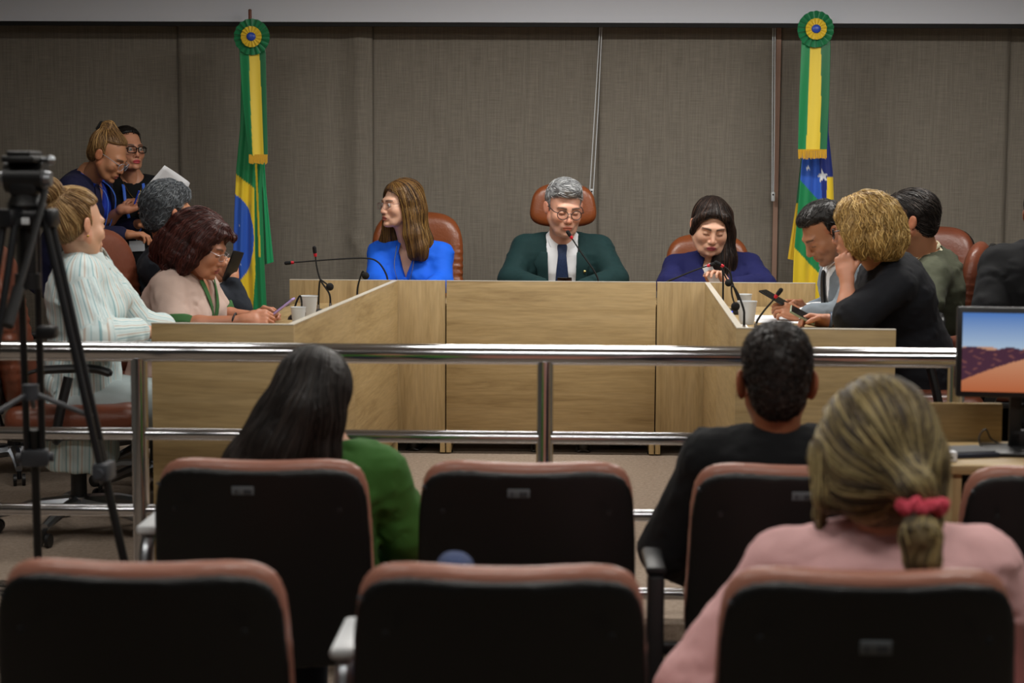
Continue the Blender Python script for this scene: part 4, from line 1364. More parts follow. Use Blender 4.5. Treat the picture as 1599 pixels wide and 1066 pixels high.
        # arms below the elbow and hands, fine
        for sd, a in s.arms.items():
            E, W = np.array(a[0], float), np.array(a[1], float); hd = a[2] if len(a) > 2 else None
            if hd is None: continue
            v = Vol(0.0042 if s.seed < 120 else 0.007)
            fd = unit(W - E)
            st = E + (W - E) * (0.05 if a[3] else 0.6) if len(a) > 3 else E + (W - E) * 0.6
            mid = E + (W - E) * 0.35
            if len(a) > 3 and a[3]:
                v.rc(E, mid, 0.037 * a[3], 0.037 * a[3], k=0.02); v.rc(mid, W, 0.037 * a[3], 0.022, k=0.02)
            else: v.rc(st, W, 0.028, 0.022, k=0.02)
            v2 = dict(hd); dx = v2.pop('dx', fd)
            hand_prims(v, W, dx, v2.pop('n', (0, 0, 1)), v2.pop('thumb', -sd), **v2)
            V, Q = v.mesh()
            C = np.ones((len(V), 3)) * s.skin * (1.0, 0.95, 0.93)
            push(V, Q, C)
        mesh_obj('body', np.concatenate(Vs), np.concatenate(Qs), skinm, s.e, col=np.concatenate(Cs), world=True)

    def vcut(s, v, depth, half, zoff=0.0, shift=0.0, soft=0.006):
        """open V (or round) at the front of a garment"""
        R, H = s.R, s.hip
        def fn(X, Y, Z):
            x_, y_, z_ = X - H[0], Y - H[1], Z - H[2]
            x = R[0, 0] * x_ + R[1, 0] * y_ + R[2, 0] * z_ - shift; y = R[0, 1] * x_ + R[1, 1] * y_ + R[2, 1] * z_; z = R[0, 2] * x_ + R[1, 2] * y_ + R[2, 2] * z_
            return smax((np.abs(x) * depth / half + (s.L + zoff - depth) - z) * (half / math.hypot(depth, half)), y - 0.0, 0.004)
        cs = [s.loc((a, b, c)) for a in (-0.2, 0.2) for b in (-0.35, 0.02) for c in (s.L - depth - 0.02, s.L + 0.16)]
        v.add(np.min(cs, 0), np.max(cs, 0), fn, op='s', k=soft)

    def garment(s, name, m, g=0.012, sleeve=2, h=0.009, neck_r=0.062, v=None, hem=-0.12, cuff=0.0, fold=0.0035, fscale=0.07, loose=0.0, attrs=False, puff=0.0, col=None, sarm=None, bust=True, wf=0.93, cutneck=True, up=0.0):
        vol = Vol(h + 0.0012)
        s.torso(vol, g, zmin=hem, bust=bust)
        if up: vol.rc(s.neck - s.R[:, 2] * 0.03, s.neck + s.R[:, 2] * up + s.fwd * 0.008, neck_r + 0.012, neck_r + 0.006, k=0.03)
        for sd in (-1, 1):
            if sd not in s.arms: continue
            E, W = np.array(s.arms[sd][0], float), np.array(s.arms[sd][1], float)
            S = s.S[sd]
            ua = (0.048 if s.fem else 0.054) * (0.6 + 0.4 * s.bulk)
            if sleeve >= 1:
                vol.rc(S, E, ua + g, ua * 0.80 + g + loose, k=0.03)
                if puff: vol.el(S + (E - S) * 0.22 + s.R[:, 2] * 0.005, (0.075 + puff, 0.075 + puff, 0.085 + puff), k=0.02)
                if sleeve > 1:
                    W2 = E + (W - E) * (sleeve - 1) * wf
                    vol.rc(E, W2, ua * 0.80 + g + loose, ua * 0.55 + g + loose * 0.6, k=0.015)
            else:
                vol.rc(S, S + (E - S) * sleeve, ua + g, ua + g + loose, k=0.03)
        if cutneck:
            vol.rc(s.neck + s.R[:, 2] * (up - 0.004) + s.fwd * 0.012, s.neck + s.R[:, 2] * 0.2 + s.fwd * 0.03, neck_r - (0.004 if up else 0), neck_r + (0.0 if up else 0.03), op='s', k=0.008)
        if v: s.vcut(vol, *v)
        w1, w2 = wob(s.seed + 17, fscale, 5), wob(s.seed + 31, fscale * 2.2, 4)
        if fold:
            vol.disp = lambda X, Y, Z: fold * (1.0 - 1.6 * np.abs(w1(X, Y, Z)) * (0.6 + 0.5 * w2(X, Y, Z)))
        V, Q = vol.mesh()
        at_ = None
        if attrs:   # stripe coordinate: around the torso, along the sleeve
            q = (V - s.hip) @ s.R
            tc = np.arctan2(q[:, 0], -q[:, 1]) * 0.15
            best = np.where(np.abs(q[:, 0]) < 9, 0.0, 0)
            dt = np.abs(np.hypot(q[:, 0] / 0.17, q[:, 1] / 0.13) - 1)
            u = tc.copy()
            for sd in (-1, 1):
                if sd not in s.arms: continue
                S, E, W = s.S[sd], np.array(s.arms[sd][0]), np.array(s.arms[sd][1])
                for a, b in ((S, E), (E, W)):
                    ab = b - a; t = np.clip(((V - a) @ ab) / (ab @ ab), 0, 1)
                    rv = V - a - t[:, None] * ab; d = np.linalg.norm(rv, axis=1)
                    e1 = unit(np.cross(ab, (0, 0, 1))); e2 = unit(np.cross(ab, e1))
                    ang = np.arctan2(rv @ e1, rv @ e2) * 0.07
                    mk = (d < 0.082) & (np.linalg.norm(V - S, axis=1) > 0.06) & ((t > 0.15) | (a is E))
                    u = np.where(mk, ang, u)
            at_ = {'stripe': u}
        o = mesh_obj(name, V, Q, m, s.e, world=True, attrs=at_, col=col)
        return o

    def collar(s, name, m, r=0.066, hgt=0.03, th=0.007, gap=28, flap=0.055, zoff=0.0, tips=True, standing=0.0):
        """folded shirt collar: a band round the neck with two pointed flaps"""
        V = []; Fc = []
        N = 28; c0 = s.neck + s.R[:, 2] * (zoff + 0.030) + s.fwd * 0.010
        angs = [math.radians(gap + (360 - 2 * gap) * i / N) for i in range(N + 1)]
        rows = []
        for a in angs:
            fr = math.cos(a)                       # 1 at the front
            d = s.R @ np.array([math.sin(a), -math.cos(a), 0])
            dn = 0.5 + 0.5 * fr
            drop = hgt + (flap * max(0, fr) ** 3 if tips else 0)
            top = c0 + d * r * (1 if fr < 0 else 0.96) + s.R[:, 2] * (0.022 - 0.020 * dn + standing)
            mid = c0 + d * (r + 0.006) + s.R[:, 2] * (0.014 - 0.020 * dn)
            low = c0 + d * (r + 0.010 + 0.026 * max(0, fr)) + s.R[:, 2] * (0.012 - 0.022 * dn - drop) + s.fwd * 0.018 * dn
            ins = c0 + d * (r - 0.004) + s.R[:, 2] * (-0.02 - 0.02 * dn)
            rows.append((ins, top, mid, low))
        for rw in rows: V += list(rw)
        for i in range(N):
            for j in range(3):
                Fc.append((i * 4 + j, i * 4 + j + 1, i * 4 + 4 + j + 1, i * 4 + 4 + j))
        o = mesh_obj(name, V, Fc, m, s.e, world=True)
        md = o.modifiers.new('thick', 'SOLIDIFY'); md.thickness = th; md.offset = 0
        sb = o.modifiers.new('soft', 'SUBSURF'); sb.levels = 1; sb.render_levels = 1
        return o

    def strip(s, name, m, rows, off, th=0.004, nx=6, parent=None, subs=1):
        """a flat piece lying on the chest: rows of (z from neck downwards, x_inner, x_outer)"""
        V = []; Fc = []
        for dz, xi, xo in rows:
            for k in range(nx):
                x = xi + (xo - xi) * k / (nx - 1)
                V.append(s.front(x, s.L - dz, off))
        for j in range(len(rows) - 1):
            for k in range(nx - 1):
                Fc.append((j * nx + k, j * nx + k + 1, (j + 1) * nx + k + 1, (j + 1) * nx + k))
        o = mesh_obj(name, V, Fc, m, parent or s.e, world=True)
        md = o.modifiers.new('thick', 'SOLIDIFY'); md.thickness = th; md.offset = 0
        if subs:
            sb = o.modifiers.new('soft', 'SUBSURF'); sb.levels = 1; sb.render_levels = 1
        return o

    def trousers(s, m, name='trousers', g=0.016, skirt=False):
        v = Vol(0.021)
        v.el(s.hip + (0, 0, -0.02 if s.standing else -0.0), (0.175 * s.bulk, 0.13 * s.bulk, 0.11), rotz(s.yaw), k=0.05)
        for sd in (-1, 1):
            hp, kn, an, fw = s.legs[sd]
            v.rc(hp, kn, 0.078 + g, 0.056 + g, k=0.05); v.rc(kn, an, 0.054 + g, 0.045 + g, k=0.03)
        V, Q = v.mesh(); mesh_obj(name, V, Q, m, s.e, world=True)
        for sd in (-1, 1):
            hp, kn, an, fw = s.legs[sd]
            v = Vol(0.010)
            a = np.array([an[0], an[1], s.floor + 0.042]) - fw * 0.03; b = a + fw * 0.17 + (0, 0, -0.008)
            v.rc(a, b, 0.040, 0.032, k=0.02); v.rc(a, a + (0, 0, 0.05), 0.038, 0.036, k=0.02)
            v.bx((a + b) / 2 + (0, 0, -0.034), (0.04, 0.115, 0.008), rotz(math.atan2(fw[1], fw[0]) - math.pi / 2), rd=0.006, k=0.006)
            V, Q = v.mesh(); V[:, 2] = np.maximum(V[:, 2], s.floor + 0.001)
            mesh_obj('shoe', V, Q, shoem, s.e, world=True)

    def hair(s, vol, flow, pal, **kw):
        return hair_object(kw.pop('name', 'hair'), vol, flow, pal, s.HF, s.e, s.seed, **kw)

    @property
    def down(s): return s.hR.T @ np.array([0, 0, -1.0])


def part_flow(down, top=(0.0, -0.02, 0.12), k=0.8):
    t = np.array(top)
    def f(p):
        r = p - t; r = r / (np.linalg.norm(r, axis=1, keepdims=True) + 1e-6)
        w = np.clip((p[:, 2:3] - 0.02) / 0.08, 0, 1)
        return down + r * k * (0.4 + w)
    return f


def to_point(pt, extra=(0, 0, 0)):
    pt = np.array(pt, float)
    def f(p):
        r = pt - p; return r / (np.linalg.norm(r, axis=1, keepdims=True) + 1e-6) + np.array(extra)
    return f


def cloth(name, c, rough=0.85, bump=0.25, bs=350, **kw): return mat(name, c, rough, bump=bump, bscale=bs, sheen=kw.pop('sheen', 0.02), spec=0.25, **kw)


def handheld(name, label, cat, c, R, size, m, screen=None, bev=0.004, cam_bump=False):
    e = empty(name, c, 0, label, cat)
    MB().box((0, 0, 0), size, R=R, bev=bev).build('case', m, e)
    if screen is not None:
        n = R[:, 2] * (size[2] / 2 + 0.0004)
        MB().box(n, (size[0] * 0.93, size[1] * 0.95, 0.0008), R=R).build('screen', screen, e)
    if cam_bump:
        p = R @ np.array([-size[0] * 0.25, size[1] * 0.36, -size[2] / 2 - 0.001])
        MB().box(p, (size[0] * 0.35, size[1] * 0.2, 0.003), R=R, bev=0.001).build('camera_bump', M['blackp'], e)
    return e


def frame(x, y):
    x = unit(x); y = np.array(y, float); y = unit(y - x * np.dot(x, y)); return np.stack([x, y, np.cross(x, y)], 1)

# ------------------------------------------------------------------ the cast
def long_hair(v, length=0.26, side=1.0, back=1.0, fwd=0.0, d=None, off=0.014, hz=0.072, hy=-0.045, flare=0.02, thin=1.0, only=(1, -1)):
    cap_prims(v, off, hz=hz, hy=hy, tilt=0.35)
    d = np.array([0, 0, -1.0]) if d is None else unit(d)
    for s in only:
        v.chain([np.array((s * 0.048, -0.012 + fwd, 0.070)), np.array((s * 0.076, 0.0 + fwd, 0.01)), np.array((s * 0.080, 0.012 + fwd, -0.05)),
                 np.array((s * 0.080, 0.012 + fwd, -0.05)) + d * (length - 0.05) * 0.5 + (s * flare * 0.5, 0, 0), np.array((s * 0.080, 0.012 + fwd, -0.05)) + d * (length - 0.05) + (s * flare, 0, 0)],
                [0.030, 0.026 * thin, 0.029 * thin, 0.034 * thin, 0.024 * thin], k=0.03)
    v.chain([np.array((0, 0.06, 0.05)), np.array((0, 0.085, -0.04)), np.array((0, 0.085, -0.04)) + d * (length - 0.04) * 0.5, np.array((0, 0.085, -0.04)) + d * (length - 0.04)],
            [0.075, 0.068, 0.066 * back, 0.045 * back], k=0.04)
    for s in (-1, 1):
        v.chain([np.array((s * 0.05, 0.06, 0.0)), np.array((s * 0.055, 0.06, -0.05)), np.array((s * 0.06, 0.055, -0.05)) + d * (length - 0.05)], [0.05, 0.045 * thin, 0.032 * thin], k=0.04)


# --- chairman: green suit, white shirt, navy tie
mic_dark = M['blackp']
nk = at(878, 374, 9.12); hd = at(881, 324, 9.02)
p = Person('grey-haired man in a dark green suit speaking into a microphone, centre seat', nk, (nk[0], 9.22, 0.56), 0, hd, 14, 16, 2, 1.12, 'm', sw=0.192, bulk=1.12, skin='d9a289', seed=11, nose=1.0,
           arms={-1: (at(797, 436, 9.0), at(856, 452, 8.78), dict(n=(0.0, 0.2, 1), curls=(.9, .95, 1, 1.05)), 0), 1: (at(962, 436, 9.0), at(905, 452, 8.78), dict(n=(0, .2, 1), curls=(.9, .95, 1, 1.05)), 0)}, beard=lin('9a8a80'), brow='4c423c', blush=0.22, jowl=0.004)
shirtw = cloth('white_shirt_cloth', 'e9ecf0', 0.8)
p.garment('shirt', shirtw, g=0.008, sleeve=1.9, neck_r=0.064, fold=0.002, up=0.035)
p.collar('shirt_collar', shirtw, r=0.064, gap=14, flap=0.088, zoff=-0.008, hgt=0.002)
suit = cloth('dark_green_wool', '102e2f', 0.8, vary=0.06, vscale=60)
p.garment('jacket', suit, g=0.024, sleeve=1.9, neck_r=0.070, v=(2.2, 0.080, 0.03), fold=0.004, h=0.008)
L_ = p.L
for sd in (-1, 1):
    p.strip('lapel', suit, [(0.03, sd * 0.074, sd * 0.112), (0.075, sd * 0.074, sd * 0.140), (0.105, sd * 0.073, sd * 0.158), (0.112, sd * 0.072, sd * 0.126), (0.2, sd * 0.070, sd * 0.132), (0.30, sd * 0.066, sd * 0.120), (0.42, sd * 0.060, sd * 0.09)], 0.048, th=0.007)
tiem = cloth('dark_blue_patterned_silk', '1c2c4a', 0.5, bump=0.1, vary=0.3, vscale=120)
p.strip('tie', tiem, [(0.000, -0.026, 0.026), (0.022, -0.028, 0.028), (0.045, -0.019, 0.019), (0.11, -0.030, 0.030), (0.22, -0.038, 0.038), (0.36, -0.042, 0.042)], 0.024, th=0.010)
lp = p.front(0.118, p.L - 0.13, 0.050)
pin = MB().sphere(lp, 0.0075, 12, (1, 0.5, 1)).build('lapel_pin', mat('gold_pin', 'd9c27a', 0.3, 1.0), p.e, world=True)
v = Vol(0.0042); cap_prims(v, 0.008, hz=0.074, hy=-0.018, tilt=0.3, ears=True, soft=0.02)
v.el((0.0, -0.030, 0.106), (0.058, 0.055, 0.028), k=0.03); v.el((0.0, -0.066, 0.098), (0.050, 0.022, 0.018), k=0.02)
p.hair(v, lambda q: np.stack([0.9 * np.sign(0.3 + q[:, 0] * 0) * (q[:, 2] > 0.05), -0.5 * (q[:, 2] > 0.05) + 0.5 * (q[:, 2] <= 0.05), -0.8 * (q[:, 2] < 0.07)], 1), ['8b8d8f', 'b9bcbe', 'd2d4d5', '5d5f61', '9fa2a4'], n=1100, steps=7, sl=0.006, r=0.0018, jitter=0.35, lift=0.006)
glasses(p.HF, p.e, 'round', '2c2c30', 0.0019, 0.0245, 0.0215)
p.trousers(suit)
handheld('phone', 'black phone held upright over the desk edge by the chairman', 'phone', at(881.5, 437, 8.74), rotx(0.5), (0.074, 0.008, 0.03), M['glass'])

# --- woman in blue
nk = at(640, 381, 9.15); hd = at(624, 319, 9.08)
p = Person('woman with long brown hair and royal blue blouse looking to the left', nk, (nk[0] + 0.01, 9.24, 0.56), -8, hd, -52, 2, 0, 0.98, 'f', sw=0.165, bulk=1.05, skin='d9ab92', seed=21, eyes_open=True, gaze=(-8, 0), brow='5a4030', lip='b0605a',
           arms={-1: (at(588, 440, 9.02), at(610, 456, 8.8), dict(n=(0, 0, 1)), 0), 1: (at(690, 440, 9.05), at(660, 456, 8.8), dict(n=(0, 0, 1)), 0)}, blush=0.2)
blue = cloth('royal_blue_cloth', '1763e6', 0.75, bump=0.15)
p.garment('blouse', blue, g=0.016, sleeve=1.7, neck_r=0.060, v=(0.17, 0.055, 0.02), fold=0.0045, loose=0.008, up=0.012)
p.collar('collar', blue, r=0.062, gap=30, flap=0.075, zoff=-0.005)
p.strip('button_placket', blue, [(0.14, -0.014, 0.014), (0.25, -0.014, 0.014), (0.42, -0.014, 0.014)], 0.024, th=0.003, nx=3)
bt = MB()
for dz in (0.17, 0.24, 0.31): bt.sphere(p.front(0, p.L - dz, 0.029), 0.005, 8, (1, .5, 1))
bt.build('button', M['blackp'], p.e, world=True)
lan = MB(); lan.tube(smooth_path([p.front(-0.05, p.L + 0.01, 0.03), p.front(-0.05, p.L - 0.10, 0.034), p.front(-0.01, p.L - 0.25, 0.036)]), 0.0022, 6)
lan.tube(smooth_path([p.front(0.05, p.L + 0.01, 0.03), p.front(0.045, p.L - 0.10, 0.034), p.front(-0.005, p.L - 0.25, 0.036)]), 0.0022, 6)
lan.tube([p.front(-0.008, p.L - 0.25, 0.033), p.front(-0.008, p.L - 0.31, 0.033)], 0.003, 6)
lan.build('necklace', mat('silver_chain', 'b9bcc4', 0.3, 0.9), p.e, world=True)
v = Vol(0.0045); long_hair(v, 0.27, d=p.down, hz=0.080, hy=-0.036, flare=0.03, off=0.013)
v.chain([(-0.06, -0.03, 0.05), (-0.085, -0.035, -0.02), (-0.09, -0.02, -0.12), (-0.10, -0.01, -0.22)], [0.02, 0.018, 0.024, 0.022], k=0.02)
v.chain([(-0.085, 0.0, -0.06), (-0.10, 0.0, -0.15), (-0.135, -0.015, -0.205), (-0.165, -0.03, -0.225)], [0.03, 0.034, 0.028, 0.012], k=0.03)
v.chain([(0.085, 0.03, -0.06), (0.10, 0.03, -0.16), (0.115, 0.045, -0.235), (0.12, 0.06, -0.275)], [0.03, 0.040, 0.042, 0.026], k=0.03)
v.chain([(0.03, 0.09, -0.10), (0.05, 0.11, -0.20), (0.06, 0.12, -0.265)], [0.05, 0.050, 0.034], k=0.03)
v.chain([(0.050, -0.034, 0.075), (0.074, -0.022, 0.03), (0.085, -0.010, -0.04), (0.095, 0.0, -0.16), (0.11, 0.02, -0.25)], [0.014, 0.013, 0.018, 0.028, 0.022], k=0.02)
p.hair(v, part_flow(p.down, (-0.01, -0.04, 0.11), 0.9), ['664827', '80602f', '4c351f', '96743f', '3c2a1c'], n=1300, steps=16, sl=0.013, r=0.0019, jitter=0.05)
glasses(p.HF, p.e, 'oval', '7c5a5e', 0.0012, 0.0225, 0.016)
p.trousers(cloth('dark_trousers_cloth', '22242c'))

# --- woman in navy
nk = at(1112, 402, 9.15); hd = at(1110, 352, 9.05)
p = Person('woman with long dark hair and navy blouse reading at the right of the back row', nk, (nk[0] + 0.02, 9.25, 0.52), -4, hd, 3, 24, 4, 1.12, 'f', sw=0.19, bulk=1.32, skin='d8a98f', seed=31, brow='2a1c16', lip='b35560', jawk=1.12, jowl=0.008, nose=1.02,
           arms={-1: (at(1046, 446, 9.0), at(1085, 452, 8.78), dict(n=(0, 0, 1)), 0), 1: (at(1192, 447, 9.0), at(1135, 447, 8.82), dict(dx=(-0.6, -0.1, 0.8), n=(0.5, 0.6, 0.5), curls=(.6, .7, .8, .9)), 0)})
navy = cloth('navy_cloth', '191c50', 0.8)
p.garment('blouse', navy, g=0.02, sleeve=1.75, neck_r=0.068, v=(0.20, 0.06, 0.02), fold=0.006, loose=0.012, up=0.01)
p.collar('collar', navy, r=0.070, gap=34, flap=0.07, zoff=-0.010)
v = Vol(0.0045); cap_prims(v, 0.009, hz=0.080, hy=-0.040, tilt=0.3, soft=0.022)
v.rc((-0.035, -0.058, 0.090), (0.060, -0.046, 0.062), 0.010, 0.010, k=0.03)
for s_ in (-1, 1): v.chain([(s_ * 0.05, -0.06, 0.075), (s_ * 0.074, -0.035, 0.03), (s_ * 0.080, -0.015, -0.03)], [0.018, 0.017, 0.016], k=0.02)
dn = p.down
B0 = np.array((0.082, 0.0, -0.03))
v.chain([(0.06, 0.03, 0.04), B0, B0 + dn * 0.12 + (0.0, 0.0, 0), B0 + dn * 0.24 + (0.002, 0, 0), B0 + dn * 0.36], [0.04, 0.032, 0.042, 0.045, 0.03], k=0.03)
v.chain([B0 + (-0.02, -0.02, -0.03), B0 + dn * 0.14 + (-0.035, -0.01, 0), B0 + dn * 0.28 + (-0.05, -0.01, 0), B0 + dn * 0.36 + (-0.05, 0, 0)], [0.02, 0.03, 0.032, 0.02], k=0.03)
v.chain([(0, 0.07, 0.0), (0.02, 0.09, -0.08), np.array((0.06, 0.07, -0.1)) + dn * 0.1], [0.07, 0.05, 0.035], k=0.04)
fl = part_flow(dn, (0.0, 0.03, 0.13), 0.9)
p.hair(v, fl, ['221916', '33251f', '16100e', '4a362c', '2a1f1b'], n=1400, steps=16, sl=0.014, r=0.0018, jitter=0.05)
p.trousers(cloth('black_trousers_cloth', '15161a'))
MB().tube([p.HF[0] + p.hR @ (np.array(q) * 1.12) for q in ((0.066, -0.065, 0.045), (0.073, -0.055, 0.025))], 0.0025, 6).build('hair_clip', mat('silver_clip', 'cfd2d6', 0.3, 0.9), p.e, world=True)
handheld('phone', 'white slim phone held upright by the woman in navy', 'phone', at(1111, 430, 8.80), frame(at(1118, 444, 8.8) - at(1104, 417, 8.8), (0, 1, 0.2)), (0.12, 0.012, 0.05), M['whitep'])

# --- woman with burgundy hair, cream blouse, lilac phone (facing right)
nk = at(291, 424, 7.55); hd = at(316, 384, 7.5)
p = Person('woman with burgundy hair in a cream blouse with green trim, typing on a lilac phone', nk, at(258, 598, 7.6), 78, hd, 82, 24, 0, 1.04, 'f', sw=0.165, bulk=1.25, skin='b87f62', seed=41, brow='3a201c', lip='9c4f4c', jawk=1.06, jowl=0.005,
           arms={1: (at(338, 494, 7.78), at(400, 494, 7.62), dict(dx=(1, -0.15, 0.12), n=(0.1, 0.8, 0.5), curls=(.75, .8, .85, .9)), 1.05),
                 -1: (at(270, 512, 7.34), at(385, 500, 7.38), dict(dx=(1, 0.22, 0.1), n=(-0.1, -0.75, 0.6), curls=(.7, .75, .8, .85), tcurl=0.2), 1.1)})
cream = cloth('cream_cloth', 'c9b1a6', 0.85)
greent = cloth('green_trim_cloth', '3f6b3e', 0.85)
p.garment('blouse', cream, g=0.016, up=0.01, sleeve=0.90, neck_r=0.066, v=(0.16, 0.045, 0.01), fold=0.0055, loose=0.018, h=0.009)
# green hem of the short sleeves, V-shaped green placket
for sd in (-1, 1):
    S = p.S[sd]; E = np.array(p.arms[sd][0])
    a, b = S + (E - S) * 0.78, S + (E - S) * 1.0
    v = Vol(0.006); v.rc(a, b, 0.094, 0.090); dv = unit(b - a)
    v.add(np.minimum(a, b) - 0.12, np.maximum(a, b) + 0.12, lambda X, Y, Z: np.maximum((X - b[0]) * dv[0] + (Y - b[1]) * dv[1] + (Z - b[2]) * dv[2] + 0.0, -((X - a[0]) * dv[0] + (Y - a[1]) * dv[1] + (Z - a[2]) * dv[2])), op='i', k=0.004)
    v.rc(S, S + (E - S) * 1.3, 0.080, 0.076, op='s', k=0.003)
    V, Q = v.mesh(); tag(mesh_obj('sleeve_trim', V, Q, greent, p.e, world=True), 'green sleeve hem')
for sd in (-1, 1):
    p.strip('neck_trim', greent, [(0.0, sd * 0.052, sd * 0.082), (0.08, sd * 0.03, sd * 0.058), (0.15, sd * 0.004, sd * 0.032), (0.22, sd * -0.012, sd * 0.02), (0.26, sd * -0.004, sd * 0.006)], 0.026, th=0.004)
v = Vol(0.0045); dn = p.down
cap_prims(v, 0.024, hz=0.082, hy=-0.052, tilt=0.25)
v.el((0, 0.04, 0.045), (0.105, 0.115, 0.095), k=0.03)
for s_ in (-1, 1):
    v.chain([(s_ * 0.06, -0.035, 0.075), (s_ * 0.088, -0.015, 0.02), (s_ * 0.095, 0.0, -0.05), (s_ * 0.095, 0.01, -0.10)], [0.030, 0.028, 0.034, 0.03], k=0.03)
    v.chain([(s_ * 0.06, 0.07, 0.0), (s_ * 0.075, 0.075, -0.06), (s_ * 0.07, 0.085, -0.115)], [0.06, 0.052, 0.035], k=0.03)
v.chain([(0, 0.09, 0.0), (0, 0.125, -0.06), (0, 0.155, -0.10)], [0.08, 0.07, 0.045], k=0.04)
v.rc((0, -0.06, 0.10), (0.02, -0.10, 0.088), 0.025, 0.018, k=0.02)
w_ = wob(5, 0.06, 4); v.disp = lambda X, Y, Z: 0.005 * w_(X, Y, Z)
p.hair(v, part_flow(dn + np.array([0, 0.35, 0]), (0, -0.05, 0.12), 0.7), ['3c1a17', '4f2520', '2c1311', '5c2e26', '431d1a'], n=1500, steps=13, sl=0.013, r=0.0021, jitter=0.12, wave=0.25, lift=0.004)
glasses(p.HF, p.e, 'oval', 'b9b4ba', 0.0010, 0.022, 0.015)
W = np.array(p.arms[-1][1])
br = MB().tube([W + np.array([-0.055, 0, 0]) + 0.031 * (math.cos(a) * np.array([0.25, 0.1, 0.96]) + math.sin(a) * np.array([0, -1, 0.1])) for a in np.linspace(0, 2 * math.pi, 20)], 0.0045, 8)
br.build('bracelet', mat('dark_bracelet', '2a2024', 0.4), p.e, world=True)
p.trousers(cloth('beige_trousers_cloth', '8d7c70'))
handheld('phone', 'lilac phone in the hands of the burgundy-haired woman', 'phone', at(438, 482, 7.50), frame(at(449, 473, 7.5) - at(427, 490, 7.5), (0.25, 0.95, 0.2)), (0.150, 0.074, 0.011), mat('lilac_case', 'b9a2dd', 0.4), M['glass'], bev=0.005)

# --- woman in the striped shirt (turned away to the right)
nk = at(131, 398, 6.58); hd = at(121, 349, 6.52)
p = Person('woman with a blonde bun and pale striped shirt, seated at the near left desk', nk, at(128, 622, 6.66), 100, hd, 138, 8, 0, 1.04, 'f', sw=0.16, bulk=1.12, skin='d9a98c', seed=51, brow='6a4a30',
           arms={-1: (at(152, 528, 6.33), at(226, 518, 6.52), dict(dx=(1, 0.2, -0.05), n=(0, 0, 1)), 0), 1: (at(215, 512, 6.85), at(262, 512, 6.9), dict(n=(0, 0, 1)), 0)})
st = bpy.data.materials.new('pale_striped_cotton')
nt, N, Lk, b_ = nodes_of(st)
a_ = N.new('ShaderNodeAttribute'); a_.attribute_name = 'stripe'
m1 = N.new('ShaderNodeMath'); m1.operation = 'MULTIPLY'; m1.inputs[1].default_value = 1 / 0.034
m2 = N.new('ShaderNodeMath'); m2.operation = 'FRACT'
Lk.new(a_.outputs['Fac'], m1.inputs[0]); Lk.new(m1.outputs[0], m2.inputs[0])
r_ = N.new('ShaderNodeValToRGB'); r_.color_ramp.interpolation = 'LINEAR'
el_ = r_.color_ramp.elements
el_[0].position = 0; el_[0].color = (*lin('cfdfe0'), 1); el_[1].position = 1; el_[1].color = (*lin('cfdfe0'), 1)
for ps, c in ((0.10, 'cfdfe0'), (0.14, '8fb4bc'), (0.22, '98bcc2'), (0.26, 'd5e2e2'), (0.46, 'd9e4e2'), (0.50, 'c2b6aa'), (0.56, 'c4bab0'), (0.60, 'd8e3e2'), (0.76, 'cfe0e2'), (0.80, 'a5c4c8'), (0.84, 'cfdfe0')):
    k_ = el_.new(ps); k_.color = (*lin(c), 1)
Lk.new(m2.outputs[0], r_.inputs[0]); Lk.new(r_.outputs[0], b_.inputs['Base Color']); b_.inputs['Roughness'].default_value = 0.85
p.garment('shirt', st, g=0.022, sleeve=1.85, neck_r=0.066, fold=0.009, fscale=0.09, loose=0.026, h=0.0085, attrs=True, hem=-0.26)
p.collar('collar', st, r=0.070, gap=30, flap=0.05, zoff=-0.012, standing=0.008)
v = Vol(0.0045); cap_prims(v, 0.010, hz=0.084, hy=-0.026, tilt=0.45, ears=True, soft=0.03)
BUN = np.array((0.01, 0.122, 0.106))
v.el(BUN, (0.050, 0.042, 0.045), k=0.012); v.el(BUN + (0.035, 0.0, 0.005), (0.028, 0.03, 0.03), k=0.008)
v.rc((0.01, 0.08, 0.09), BUN, 0.030, 0.026, k=0.012)
def bunflow(q):
    r = BUN - q; d = np.linalg.norm(r, axis=1, keepdims=True)
    sw = np.cross(r / (d + 1e-6), np.array([0.2, -0.7, 0.6]))
    return np.where(d < 0.062, sw, r / (d + 1e-6))
p.hair(v, bunflow, ['8a6a42', 'a98a5c', '6b4e30', 'c0a274', '7a5a38'], n=1200, steps=11, sl=0.011, r=0.0018, jitter=0.08)
ear = p.HF[0] + p.hR @ np.array((0.082, 0.004, -0.045))
MB().sphere(p.HF[0] + p.hR @ (np.array((-0.083, 0.004, -0.044)) * 1.04), 0.005, 10).build('earring', mat('gold_earring', 'c9a24a', 0.3, 1.0), p.e, world=True)
p.trousers(cloth('pale_trousers_cloth', 'b9c6c8'), g=0.024)

# --- grey-haired man in a dark suit holding up a phone (left arm, far)
nk = at(272, 386, 7.98); hd = at(264, 334, 7.95)
p = Person('man with curly grey hair and charcoal suit, seen from behind, holding up a phone', nk, at(240, 560, 8.12), 82, hd, 128, 4, 0, 1.10, 'm', sw=0.185, bulk=1.1, skin='c78e6c', seed=61,
           arms={-1: (at(372, 484, 7.86), at(361, 440, 7.90), dict(dx=(-0.05, 0.1, 1), n=(0.6, -0.8, 0), curls=(.8, .9, 1.0, 1.1), s=1.0), 0),
                 1: (at(345, 478, 8.28), at(338, 436, 8.12), dict(dx=(0.35, -0.2, 0.9), n=(0.2, 0.9, 0.1), curls=(.5, .55, .6, .7)), 0)})
char = cloth('charcoal_wool', '242a33', 0.85)
p.garment('shirt', shirtw, g=0.008, sleeve=1.95, neck_r=0.064, fold=0.001, wf=0.97)
p.collar('shirt_collar', shirtw, r=0.068, gap=18, flap=0.04, standing=0.01, hgt=0.008)
